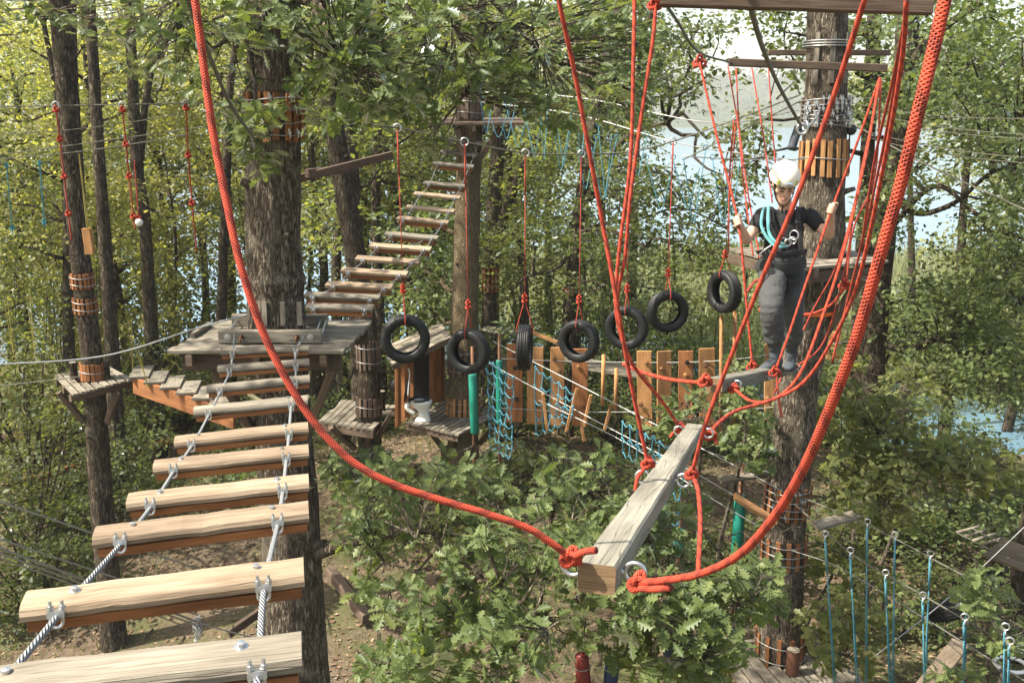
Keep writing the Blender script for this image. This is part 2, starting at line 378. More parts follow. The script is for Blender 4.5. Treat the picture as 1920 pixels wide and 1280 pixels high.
def leafmesh(P, D, U, size, T):
    """P base points, D leaf axes, U leaf normals (roughly), size -> mesh"""
    tv, tf = T; D = D/np.linalg.norm(D, axis=1, keepdims=True)
    U = U-D*(U*D).sum(1, keepdims=True); U = U/(np.linalg.norm(U, axis=1, keepdims=True)+1e-9); C = np.cross(U, D)
    V = P[:, None, :]+size[:, None, None]*(tv[None, :, 0:1]*D[:, None, :]+tv[None, :, 1:2]*C[:, None, :]+tv[None, :, 2:3]*U[:, None, :])
    nP, nv = V.shape[:2]; loops = np.concatenate([np.array(f) for f in tf]); tot = np.array([len(f) for f in tf])
    LI = (np.arange(nP)[:, None]*nv+loops[None, :]).ravel().astype(np.int32)
    LT = np.tile(tot, nP).astype(np.int32); LS = np.concatenate([[0], np.cumsum(LT)[:-1]]).astype(np.int32)
    me = bpy.data.meshes.new('foliage'); me.vertices.add(nP*nv); me.vertices.foreach_set('co', V.reshape(-1).astype(np.float32))
    me.loops.add(len(LI)); me.loops.foreach_set('vertex_index', LI); me.polygons.add(len(LT))
    me.polygons.foreach_set('loop_start', LS); me.polygons.foreach_set('loop_total', LT); me.update(calc_edges=True); me.validate()
    return me
def unit(a): return a/(np.linalg.norm(a, axis=1, keepdims=True)+1e-9)
def leafobj(name, P, D, U, size, T, material, parent=None, kind='stuff', **tg):
    L = np.array(rootloc(parent)) if parent is not None else P.mean(0)*np.array([1, 1, 0])+np.array([0, 0, P[:, 2].min()])
    me = leafmesh(P-L, D, U, size, T); me.materials.append(material)
    o = bpy.data.objects.new(name, me); COL.objects.link(o)
    if parent is not None: o.parent = parent
    else: o.location = L
    if kind: o['kind'] = kind
    return tag(o, tg.get('label'), tg.get('cat'), tg.get('group'))
def spray_leaves(C, rad, n, ls, flat=.18, center=None, droop=.25):
    """C spray centres (M,3); leaves in thin tilted discs about them"""
    M_ = len(C); C = np.repeat(C, n, 0); 
    ang = rng.uniform(0, 2*np.pi, M_*n); rr = rad*np.sqrt(rng.uniform(0, 1, M_*n))*np.repeat(rng.uniform(.6, 1.25, M_), n)
    nrm = unit(np.repeat(rng.normal(0, .28, (M_, 3)), n, 0)+np.array([0, 0, 1.]))
    if center is not None:
        out = unit(C-center); nrm = unit(nrm+out*.35)
    a = unit(np.cross(nrm, np.array([0.3, 1., 0.1]))); b = np.cross(nrm, a)
    dirr = a*np.cos(ang)[:, None]+b*np.sin(ang)[:, None]
    P = C+dirr*rr[:, None]+nrm*(rng.normal(0, flat*rad, M_*n))[:, None]; P[:, 2] -= droop*rr*rr/rad
    D = unit(dirr+rng.normal(0, .5, (M_*n, 3))); U = unit(nrm+rng.normal(0, .45, (M_*n, 3)))
    return P, D, U, ls*rng.uniform(.7, 1.25, M_*n)
def rosettes(C, ls, k=7, back=None):
    n = len(C)*k; Cn = np.repeat(C, k, 0); ang = rng.uniform(0, 2*np.pi, n)
    ax = unit(rng.normal(0, .45, (len(C), 3))+np.array([0, -.15, .9])); ax = np.repeat(ax, k, 0)
    a = unit(np.cross(ax, np.array([.2, 1., .1]))); b = np.cross(ax, a)
    D = unit((a*np.cos(ang)[:, None]+b*np.sin(ang)[:, None])+ax*rng.uniform(-.45, .25, n)[:, None])
    P = Cn+D*.012+ax*rng.uniform(-.06, .02, n)[:, None]; U = unit(ax+rng.normal(0, .22, (n, 3)))
    return P, D, U, ls*rng.uniform(.65, 1.2, n)
def region_pts(regs):
    """regions (px, py, rx, ry, d0, d1, n) -> points filling real volumes"""
    out = []
    for px, py, rx, ry, d0, d1, n in regs:
        for _ in range(n):
            while 1:
                u, v = random.uniform(-1, 1), random.uniform(-1, 1)
                if u*u+v*v <= 1: break
            out.append(W(px+u*rx, py+v*ry, random.uniform(d0, d1)))
    return np.array([tuple(p) for p in out])
def limb(mb, a, b, r0, r1, bend=.15, n=9, seg=7):
    a = Vector(a); b = Vector(b); L = (b-a).length; pts = []
    o = random.random()*50
    for i in range(seg+1):
        t = i/seg; q = a.lerp(b, t); w = math.sin(math.pi*t)*bend*L
        q += Vector((noise.noise(Vector((o, t*2.5, 0))), noise.noise(Vector((o+9, t*2.5, 0))), noise.noise(Vector((o+19, t*2.5, 0)))+.25))*w
        pts.append(q)
    mb.tube(pts, [r0+(r1-r0)*(i/seg)**.8 for i in range(seg+1)], n); return pts
def twigs(mb, C, anchors, r=.006):
    """thin twig from each leaf cluster towards its nearest limb point"""
    A = np.array([tuple(a) for a in anchors])
    for c in C:
        k = np.argmin(((A-c)**2).sum(1)); v = Vector(A[k])-Vector(c); L = min(v.length, .5)
        if L < .05: continue
        e = Vector(c)+v.normalized()*L; m_ = Vector(c).lerp(e, .5)+Vector(rng.normal(0, .05*L, 3))
        mb.tube([e, m_, Vector(c)], [r*1.6, r, r*.5], 3, cap=False)
def trunk_mb(path, radii, seg=24, rough=.06, flare=0, zs=1.5):
    pts = cr(path, 10); m = len(pts); k = len(radii)
    rs = [np.interp(i/(m-1)*(k-1), range(k), radii) for i in range(m)]
    mb = MB(); mb.tube(pts, rs, seg); o = random.random()*90
    z0 = min(p.z for p in pts)
    for i in range(m*seg):
        p = Vector(mb.v[i]); c = pts[i//seg]; v = p-c
        f = 1+rough*noise.noise(Vector((v.x*6+o, v.y*6, p.z*zs)))+rough*.8*noise.noise(Vector((v.x*25+o, v.y*25, p.z*3)))
        hz = p.z-z0
        if flare and hz < 1.2: f *= 1+flare*(1-hz/1.2)**2*(1+.3*noise.noise(Vector((v.x*4, v.y*4, o))))
        mb.v[i] = tuple(c+v*f)
    return mb, pts, rs
def ground_path(path):
    p = path[-1]; q = path[-2]; 
    return path+[Vector((p.x+(p.x-q.x)*.15, p.y, gh(p.x, p.y)-.25))]
# ------------------------------------------------------------------ named trees by the course
TREES = {}
def course_tree(key, name, label, Y, pix, radii, barkm, cat='tree', group=None, flare=.35, seg=24, down=True):
    path = [WY(x, y, Y) for x, y in pix]
    # grow on upward beyond the frame
    a, b = path[0], path[1]; up = (a-b).normalized()
    path = [a+up*4.5+Vector((.2, .3, 0)), a+up*2.2]+path
    radii = [radii[0]*.6, radii[0]*.8]+list(radii)
    if down: path = ground_path(path); radii.append(radii[-1]*1.05)
    b_ = path[-1]; root = thing(name, (b_.x, b_.y, b_.z+.25), label, cat, group)
    mb, pts, rs = trunk_mb(path, radii, seg, flare=flare); mb.build('trunk', barkm, root, smooth=True)
    TREES[key] = (root, pts, rs); return root
def at_z(key, z):
    _, pts, rs = TREES[key]; i = min(range(len(pts)), key=lambda k: abs(pts[k].z-z)); return pts[i], rs[i]
def at_py(key, py):
    root, pts, rs = TREES[key]
    def pr(p): v = p-CAM; return 640-F*v.dot(UPV)/v.dot(FW)
    i = min(range(len(pts)), key=lambda k: abs(pr(pts[k])-py)); j = i+1 if (i+1 < len(pts) and pr(pts[i]) < py) else max(i-1, 0)
    a, b = pr(pts[i]), pr(pts[j]); t = 0 if abs(a-b) < 1e-6 else (py-a)/(b-a); t = min(1, max(0, t))
    return pts[i].lerp(pts[j], t), rs[i]+(rs[j]-rs[i])*t
course_tree('main', 'oak_tree', 'stout furrowed oak trunk rising through the square platform of the near plank bridge', 9.35,
            [(512, -20), (514, 200), (512, 400), (514, 500), (515, 524), (516, 550), (518, 600), (530, 800), (545, 1000), (556, 1280)], [.24, .245, .255, .252, .285, .255, .27, .275, .29, .33], BARK_OAK, seg=40)
course_tree('right', 'oak_tree', 'thick oak trunk behind the walking person carrying the deck and cable collars', 12.2,
            [(1552, -20), (1550, 150), (1543, 330), (1535, 500), (1498, 700), (1484, 850), (1470, 1000), (1462, 1200)], [.23, .245, .265, .275, .27, .27, .275, .29], BARK_OAK, seg=40)
course_tree('centre', 'oak_tree', 'straight tan barked trunk standing beside the white toilet on the deck', 17.6,
            [(890, -20), (882, 200), (876, 400), (872, 560), (868, 780)], [.20, .21, .225, .24, .28], BARK_TAN, seg=28)
course_tree('hutleft', 'oak_tree', 'leaning dark trunk through the small deck left of the wooden hut', 17.2,
            [(600, -20), (612, 130), (640, 320), (666, 480), (690, 640), (692, 780)], [.15, .155, .17, .18, .19, .21], BARK_DARK)
course_tree('left', 'oak_tree', 'slim leaning trunk through the small square deck at the left side', 14.0,
            [(115, -20), (128, 200), (150, 480), (175, 700), (192, 960)], [.165, .145, .135, .15, .17], BARK_DARK)
course_tree('back1', 'oak_tree', 'dark trunk with slat collar just right of the tan barked trunk', 24.5,
            [(945, 100), (935, 260), (922, 460), (916, 640)], [.16, .17, .18, .19], BARK_DARK)
course_tree('back2', 'oak_tree', 'dark crooked trunk behind the fourth tyre leaning right at its top', 22.5,
            [(1150, 60), (1122, 180), (1098, 320), (1082, 430), (1070, 560), (1065, 680)], [.09, .11, .13, .14, .15, .17], BARK_DARK)
course_tree('rb1', 'oak_tree', 'dark trunk right of the person standing behind the deck corner', 17.5,
            [(1705, -20), (1694, 150), (1672, 330), (1655, 480), (1640, 660), (1634, 760)], [.18, .19, .19, .19, .19, .2], BARK_DARK)
course_tree('rb2', 'oak_tree', 'smaller brown trunk close left of the dark trunk behind the deck', 18.5,
            [(1640, 0), (1636, 120), (1628, 260), (1622, 420), (1616, 560), (1610, 740)], [.12, .13, .12, .15, .17, .19], BARK_DARK)
course_tree('l2', 'oak_tree', 'dark trunk behind the hanging wooden block at the left', 19.0,
            [(168, 0), (175, 120), (188, 330), (204, 560), (222, 860)], [.10, .10, .11, .13, .17], BARK_DARK)
course_tree('l3', 'oak_tree', 'sunlit patched trunk between two red knotted ropes', 21.0,
            [(242, 0), (248, 140), (258, 320), (272, 420), (284, 640)], [.10, .11, .13, .12, .15], BARK_DARK)
course_tree('l4', 'oak_tree', 'thin trunk seen between the red braided rope and lake glimmer', 23.0,
            [(425, 330), (420, 440), (416, 560), (412, 700)], [.1, .11, .12, .13], BARK_DARK)
course_tree('l5', 'oak_tree', 'dark forked stem just behind the leaning trunk over the hut deck', 21.5,
            [(672, 0), (662, 120), (655, 240), (662, 380), (670, 560)], [.13, .14, .15, .17, .2], BARK_DARK)
course_tree('l6', 'oak_tree', 'slender dark stem right of the forked stem under the high leaves', 24.0,
            [(722, 0), (718, 120), (708, 260), (705, 420), (712, 600)], [.09, .10, .10, .11, .13], BARK_DARK)
def stubs(key, lst, barkm):
    for py, side, L_, r_ in lst:
        c, r = at_py(key, py); u = Vector((math.sin(side), -math.cos(side), .35)).normalized(); p = c+u*r*.8
        MB().tube([p, p+u*(r*.25), p+u*(r*.3+L_)], [r_*1.9, r_*1.15, r_*.8], 10).build('branch_stub', barkm, TREES[key][0], smooth=True)
stubs('main', [(360, -.9, .05, .035), (455, .7, .03, .03), (860, .5, .05, .04), (1090, -.4, .03, .045), (1030, 1.2, .1, .05)], BARK_OAK)
stubs('right', [(372, 1.2, .10, .03), (395, .3, .03, .035), (640, .4, .04, .04), (820, -.6, .03, .04), (1080, .7, .05, .04)], BARK_OAK)
stubs('centre', [(330, .5, .06, .035), (500, -.7, .04, .03)], BARK_TAN); stubs('left', [(330, .6, .06, .025), (820, -.3, .05, .03)], BARK_DARK); stubs('hutleft', [(300, .8, .08, .03), (560, -.5, .04, .03)], BARK_DARK)
# forks and low limbs
def add_limbs(key, lst, barkm=BARK_DARK):
    root = TREES[key][0]; out = []
    for Y, pix, r0, r1 in lst:
        pts = cr([WY(x, y, Y+dy) for x, y, dy in pix], 6); m = len(pts)
        mb = MB().tube(pts, [r0+(r1-r0)*i/(m-1) for i in range(m)], 10); mb.build('limb', barkm, root, smooth=True); out += pts
    return out
LIMBPTS = {}
LIMBPTS['left'] = add_limbs('left', [(14.0, [(122, 90, 0), (133, 40, .1), (128, -10, .2), (118, -60, .3)], .09, .07)])
LIMBPTS['l3'] = add_limbs('l3', [(21.0, [(262, 300, 0), (272, 200, .3), (290, 120, .8), (330, 60, 1.2), (420, 30, 1.5)], .09, .03)])
LIMBPTS['back2'] = add_limbs('back2', [(22.5, [(1084, 410, 0), (1110, 360, -.2), (1140, 300, -.5), (1185, 250, -.8), (1250, 230, -1.2)], .13, .03),
    (22.5, [(1075, 470, 0), (1040, 505, -.3), (985, 520, -.6), (960, 545, -.8)], .05, .02), (22.5, [(1120, 200, 0), (1160, 130, -.3), (1205, 60, -.8), (1235, 0, -1)], .09, .05)])
LIMBPTS['back1'] = add_limbs('back1', [(24.0, [(925, 470, -.1), (958, 370, -.3), (985, 300, -.5), (1010, 262, -.8)], .13, .08)])
LIMBPTS['main'] = add_limbs('main', [(9.35, [(560, 1050, 0), (640, 1020, -.2), (720, 1000, -.4), (800, 985, -.7), (880, 975, -1.2)], .08, .03)], BARK_OAK)
LIMBPTS['rb1'] = add_limbs('rb1', [(17.5, [(1690, 180, 0), (1730, 90, -.5), (1800, 30, -1), (1880, -20, -1.5)], .10, .04),
    (17.5, [(1668, 360, 0), (1720, 400, -.5), (1790, 380, -1.2), (1850, 330, -2), (1920, 300, -2.5)], .06, .02),
    (17.5, [(1660, 440, 0), (1750, 350, -1), (1830, 400, -1.6), (1920, 450, -2.2)], .05, .02),
    (17.5, [(1640, 640, 0), (1700, 655, -.4), (1760, 635, -.8), (1820, 665, -1.1), (1900, 640, -1.5)], .07, .03)])
LIMBPTS['right'] = add_limbs('right', [], BARK_OAK)
# ------------------------------------------------------------------ near oak foliage (lobed leaves; the largest ones are single parts)
def oak_foliage(root, C, limbpts, material, ls=.115, k=7, singles=0, T=T_OAK, barkm=BARK_OAK):
    P, D, U, sz = rosettes(C, ls, k)
    order = np.argsort((np.linalg.norm(P-np.array(CAM), axis=1))/sz); 
    if singles:
        base = leafmesh(np.zeros((1, 3)), np.array([[1., 0, 0]]), np.array([[0, 0, 1.]]), np.array([1.]), T); base.name = 'leaf'; base.materials.append(material)
        L = np.array(rootloc(root))
        for i in order[:singles]:
            d = Vector(D[i]).normalized(); u = Vector(U[i]); u = (u-d*u.dot(d)).normalized(); c = u.cross(d)
            o = bpy.data.objects.new('leaf', base); o.parent = root; p = P[i]-L
            o.matrix_local = Matrix.Translation(Vector(p)) @ Matrix((d, c, u)).transposed().to_4x4() @ Matrix.Scale(float(sz[i]), 4)
            COL.objects.link(o)
        r_ = order[singles:]
    else: r_ = order
    leafobj('foliage', P[r_], D[r_], U[r_], sz[r_], T, material, root)
    mb = MB(); twigs(mb, C, limbpts); 
    t = mb.build('twig', barkm, root); t['kind'] = 'stuff'
def branch_fan(root, starts, targets, r0, barkm=BARK_OAK, bend=.12):
    """limbs from the trunk to the middles of the leaf masses; returns points along them"""
    mb = MB(); out = []
    for a, b in zip(starts, targets):
        out += limb(mb, a, b, r0, r0*.2, bend, 8, 8)
        for _ in range(4):
            s = out[-random.randint(1, 5)]; e = s+Vector((random.uniform(-.6, .6), random.uniform(-.6, .6), random.uniform(-.25, .4)))
            out += limb(mb, s, e, r0*.22, r0*.06, .2, 5, 4)
    mb.build('branches', barkm, root, smooth=True)['kind'] = 'stuff'; return out
# main oak: leaves hanging over the top of the picture
R_top = [(560, 30, 150, 80, 6.6, 8.6, 66), (700, 110, 150, 100, 6.8, 9, 110), (470, 230, 55, 55, 7.2, 8.3, 24), (400, 90, 110, 80, 7.6, 9.4, 44), (480, 290, 40, 30, 7.6, 8.4, 10), (610, 180, 90, 50, 7, 8.6, 30),
         (850, 70, 170, 100, 7.8, 10, 120), (735, 185, 85, 55, 7.8, 9.4, 44), (900, 140, 120, 50, 8.4, 10, 44), (1040, 90, 150, 90, 8.6, 10.8, 85), (1040, 190, 100, 40, 8.6, 10.2, 28), (1160, 120, 90, 90, 9, 11, 50), (1150, 215, 60, 30, 9, 11, 10),
         (818, 262, 26, 26, 8.4, 9.2, 5), (300, 80, 100, 60, 8.5, 10.5, 34), (1170, 30, 100, 60, 9, 11, 40), (700, -70, 480, 60, 7, 10, 110), (200, 30, 90, 50, 9, 11, 24), (60, 20, 90, 40, 9.5, 11, 18)]
root = TREES['main'][0]; C = region_pts([r[:6]+(int(r[6]*.95),) for r in R_top])
s0 = [at_z('main', z)[0] for z in (9.4, 9.9, 9.0, 10.4, 10.8, 10.2)]
tg_ = [W(640, 110, 7.8), W(480, 200, 8), W(400, 90, 8.2), W(800, 80, 8.6), W(1010, 100, 9.6), W(870, 180, 8.9)]
lp = branch_fan(root, s0, tg_, .07); oak_foliage(root, C, lp, LEAF_OAK, .126, 7, 150)
def overhead(key, cen, rad, nsp, nl, material, barkm=BARK_OAK):  # unseen crown above the frame, added sunward to cast dappled shade
    root, pts, rs = TREES[key]; v = unit(rng.normal(0, 1, (nsp, 3)))*(rng.uniform(.2, 1, (nsp, 1))**.5); C = np.array(cen)+v*np.array(rad)
    P, D, U, sz = spray_leaves(C, .6, nl, .13, .2, np.array(cen)); leafobj('crown', P, D, U, sz, T_MID, material, root)
    top = min(pts, key=lambda q: (q-Vector(cen)).length); mb = MB(); lp = limb(mb, top, cen, .1, .05, .1, 8, 8)
    for i in range(0, nsp, 2): limb(mb, random.choice(lp[2:]), C[i], .03, .008, .12, 5, 5)
    mb.build('branches', barkm, root, smooth=True)['kind'] = 'stuff'
overhead('main', (-5.6, 8.4, 12.4), (2.6, 3.0, 1.7), 60, 50, LEAF_OAK)  # added to shade the square platform and the far bridge boards
overhead('left', (-9.0, 13.2, 12.8), (3.2, 3.0, 1.3), 34, 45, LEAF_OAK, BARK_DARK)
overhead('hutleft', (-6.6, 15.6, 13.0), (2.4, 2.4, 1.3), 34, 45, LEAF_OAK, BARK_DARK)
overhead('right', (0.4, 12.4, 14.2), (2.4, 2.2, 1.6), 30, 45, LEAF_OAK)
# young oaks under the beam: leaves filling the lower middle
def young_oak(label, base, tops, regs, material, ls, singles=0, T=T_OAK, k=7, r=.05, group=None, thin=1.):
    root = thing('oak_tree', base, label, 'tree', group)
    mb = MB(); out = []
    for t in tops: out += limb(mb, Vector(base)-Vector((0, 0, .2)), t, r, r*.35, .06, 9, 9)
    mb.build('trunk', BARK_OAK, root, smooth=True)
    C = region_pts([r_[:6]+(max(4, int(r_[6]*thin)),) for r_ in regs]); cen = C.mean(0)
    tgs = [W(x, y, (a+b)/2) for x, y, _, _, a, b, _ in regs]; st = [min(out, key=lambda q: (q-t).length+max(0, q.z-t.z)*2) for t in tgs]
    lp = branch_fan(root, st, tgs, r*.45); oak_foliage(root, C, lp+out, material, ls, k, singles, T); return root
young_oak('leafy oak crown filling the space under the near beam and the tyres', gp(-.6, 9.3), [W(900, 1000, 8.6), W(1040, 940, 8.4)],
    [(800, 930, 150, 70, 7.6, 9.2, 95), (950, 900, 170, 70, 8.0, 10.0, 110), (1120, 920, 120, 90, 7.4, 9.2, 95), (980, 1040, 150, 90, 6.8, 8.6, 120), (1130, 1060, 110, 80, 6.8, 8.2, 75),
     (860, 1160, 110, 75, 6.4, 7.8, 80), (1000, 1170, 110, 60, 6.6, 7.8, 45), (700, 1010, 60, 50, 7.6, 8.6, 26), (730, 1110, 70, 45, 7.2, 8.2, 20), (780, 1250, 110, 40, 6.2, 7.2, 42), (950, 1260, 80, 40, 6.2, 7.2, 18), (640, 900, 60, 40, 8.6, 9.6, 22), (700, 860, 90, 30, 9.6, 11, 32)],
    LEAF_OAK, .118, 110, thin=.82)
young_oak('leafy oak crown right of the near beam hiding the foot of the right trunk', gp(1.9, 8.9), [W(1290, 1150, 8.0), W(1380, 1130, 8.6)],
    [(1240, 1180, 110, 90, 6.8, 8.2, 95), (1350, 1110, 90, 60, 7.4, 8.8, 60), (1330, 1230, 70, 50, 7, 8, 40), (1400, 1080, 60, 40, 7.8, 8.8, 26), (1440, 1130, 35, 35, 8.6, 9.8, 14), (1180, 1000, 60, 70, 7.6, 8.8, 30), (1250, 1010, 50, 60, 8, 9, 22), (1290, 920, 40, 40, 8.6, 9.4, 10)],
    LEAF_OAK, .128, 60)
young_oak('pale sunlit young oak right of the thick right trunk', gp(5.2, 14.2), [W(1640, 820, 15), W(1740, 860, 14.8)],
    [(1590, 770, 60, 60, 12.8, 15, 75), (1660, 800, 90, 60, 12.8, 15, 110), (1620, 880, 80, 50, 12.5, 14.5, 80), (1740, 870, 90, 50, 12.5, 14.5, 90), (1660, 950, 90, 40, 12, 14, 60), (1820, 860, 90, 50, 12.5, 15.0, 60), (1580, 680, 50, 30, 13.5, 15, 16), (1700, 720, 60, 30, 13.5, 15.5, 22), (1860, 900, 60, 40, 12.5, 14.5, 28)],
    LEAF_BRIGHT, .135, 0, T_MID)
young_oak('small green oak between the last climbing boards and the right trunk', gp(2.6, 13.2), [W(1400, 800, 12.8), W(1310, 790, 13)],
    [(1400, 790, 55, 60, 12, 13.6, 38), (1290, 760, 50, 40, 12.4, 14, 26), (1380, 700, 30, 35, 12.6, 13.6, 10), (1240, 790, 50, 30, 12.4, 14, 16), (1420, 850, 50, 30, 12, 13.2, 18)],
    LEAF_OAK, .13, 0, T_MID)
young_oak('leafy sapling reaching in at the lower right corner', gp(4.6, 8.4), [W(1850, 1130, 9), W(1890, 1180, 8.8)],
    [(1860, 1120, 60, 45, 8, 9.4, 34), (1890, 1200, 45, 40, 7.8, 9, 20), (1800, 1270, 50, 25, 8, 9, 10)], LEAF_OAK, .115, 20)
young_oak('low sunlit shrub like oak growing beside the sandy path at lower right', gp(3.4, 12.0), [W(1560, 1080, 13.5), W(1600, 1110, 13.3)],
    [(1560, 1060, 60, 60, 12.6, 14.5, 48), (1620, 1100, 60, 50, 12.2, 14, 40), (1560, 1160, 60, 50, 11.6, 13, 44), (1640, 1180, 50, 40, 11.6, 13, 26), (1590, 1230, 60, 35, 11.2, 12.4, 22)],
    LEAF_BRIGHT, .13, 0, T_MID)
# ------------------------------------------------------------------ leaves on mid trees: explicit masses over the lake gap and right side
def mid_foliage(key, regs, material, ls=.15, n=26, rad=.55, T=T_FAR, barkm=BARK_DARK, r0=.05):
    root, pts, rs = TREES[key]; C = region_pts(regs)
    P, D, U, sz = spray_leaves(C, rad, n, ls, .22); leafobj('foliage', P, D, U, sz, T, material, root)
    tgs = [W(x, y, (a+b)/2) for x, y, _, _, a, b, _ in regs]; A = list(pts)+LIMBPTS.get(key, [])
    st = [min(A, key=lambda q: (q-t).length+max(0, q.z-t.z)*.8) for t in tgs]
    mb = MB(); lp = []
    for a, b in zip(st, tgs): lp += limb(mb, a, b, r0, r0*.3, .18, 7, 8)
    twigs(mb, C, lp+A, .012); mb.build('branches', barkm, root, smooth=True)['kind'] = 'stuff'
mid_foliage('back2', [(1120, 330, 110, 70, 19, 24, 34), (1190, 260, 60, 60, 19, 23, 18), (1160, 440, 100, 60, 19, 24, 30), (1000, 450, 80, 60, 20, 24, 22), (1210, 380, 50, 60, 18, 22, 16), (1130, 540, 120, 40, 19, 23, 16), (1260, 330, 40, 60, 18, 21, 12), (1330, 410, 50, 60, 17, 20, 16), (1290, 470, 60, 40, 17, 20, 14), (1360, 350, 35, 50, 17, 19, 9), (1250, 150, 50, 60, 18, 21, 16), (1300, 60, 50, 40, 17, 20, 9), (1330, 140, 30, 25, 17, 19, 3), (1370, 260, 25, 30, 16, 18, 4)], LEAF_DEEP, .125, 34, .42)
mid_foliage('back1', [(960, 330, 70, 90, 22, 26, 28), (940, 480, 60, 60, 22, 26, 20), (1010, 280, 60, 50, 21, 25, 18)], LEAF_BRIGHT, .14, 34, .5)
mid_foliage('rb1', [(1760, 60, 110, 90, 13, 18, 56), (1870, 130, 90, 90, 13, 18, 46), (1740, 190, 90, 50, 14, 18, 30), (1860, 250, 70, 45, 13, 18, 24), (1700, 330, 40, 50, 15, 18, 12), (1900, 360, 40, 60, 13, 16, 18), (1870, 440, 60, 40, 14, 17, 16), (1620, 180, 40, 60, 16, 19, 14), (1720, 560, 90, 40, 16, 20, 34), (1850, 560, 80, 50, 15, 20, 36), (1790, 640, 110, 40, 16, 20, 40), (1880, 700, 60, 60, 15, 19, 30), (1640, 400, 40, 60, 16, 18, 12)], LEAF_OAK, .125, 34, .42)
mid_foliage('rb2', [(1470, 60, 50, 40, 15, 18, 10), (1440, 20, 50, 25, 15, 18, 8), (1500, 130, 40, 40, 15, 18, 8), (1420, 300, 30, 50, 15, 17, 9), (1440, 440, 30, 40, 15, 17, 6), (1410, 230, 20, 25, 15, 17, 3), (1600, 60, 40, 60, 15, 18, 14)], LEAF_DEEP, .12, 30, .36)
mid_foliage('rb2', [(1720, 640, 90, 50, 19, 23, 34), (1850, 620, 90, 50, 18, 22, 34), (1590, 640, 50, 60, 19, 22, 16), (1780, 590, 90, 20, 20, 24, 10), (1830, 720, 90, 30, 17, 20, 20), (1880, 250, 60, 80, 18, 22, 24), (1780, 130, 100, 80, 18, 22, 34)], LEAF_BRIGHT, .13, 34, .45)
mid_foliage('centre', [(800, 420, 60, 60, 18.5, 20, 18), (800, 520, 60, 50, 18.5, 21, 22), (960, 640, 40, 30, 18, 20, 8), (820, 590, 60, 30, 18.5, 20, 12)], LEAF_OAK, .15, 30, .5, T_FAR, BARK_TAN)
mid_foliage('l5', [(640, 200, 80, 80, 19, 23, 24), (620, 420, 60, 60, 19, 23, 18), (760, 330, 50, 60, 21, 25, 18)], LEAF_BRIGHT, .15, 30, .5)
# ------------------------------------------------------------------ woodland trees behind (each its own tree)
KIND = {}
def forest_tree(x, y, h, cb, rad, material, label, lean=0., nsp=70, nl=60, ls=.17, tr=.16, spr=.9, group='woodland trees behind the rope course'):
    b = gp(x, y); root = thing('woodland_tree', b, label, 'tree', group)
    top = b+Vector((lean, random.uniform(-.5, .5), h)); mb = MB()
    path = [b-Vector((0, 0, .3)), b.lerp(top, .3)+Vector((random.uniform(-.3, .3), 0, 0)), b.lerp(top, .65)+Vector((random.uniform(-.4, .4), 0, 0)), top]
    pts = cr(path, 5); mb.tube(pts, [tr*(1.15-.95*i/(len(pts)-1)) for i in range(len(pts))], 10); mb.build('trunk', BARK_DARK, root, smooth=True)
    cz = (cb+h)/2; c = np.array([b.x+lean*.6, b.y, b.z+cz]); hh = (h-cb)/2
    v = rng.normal(0, 1, (nsp, 3)); v = unit(v)*(rng.uniform(.25, 1, (nsp, 1))**.45); C = c+v*np.array([rad, rad, hh])
    P, D, U, sz = spray_leaves(C, spr, nl, ls, .16, c); leafobj('crown', P, D, U, sz, T_FAR, material, root)
    mb = MB()
    for i in range(0, nsp, 3):
        t = Vector(C[i]); s = min(pts, key=lambda q: (q-t).length+max(0, q.z-t.z+.6)*1.5); limb(mb, s, t, tr*.35, tr*.08, .12, 5, 5)
    mb.build('branches', BARK_DARK, root, smooth=True)['kind'] = 'stuff'
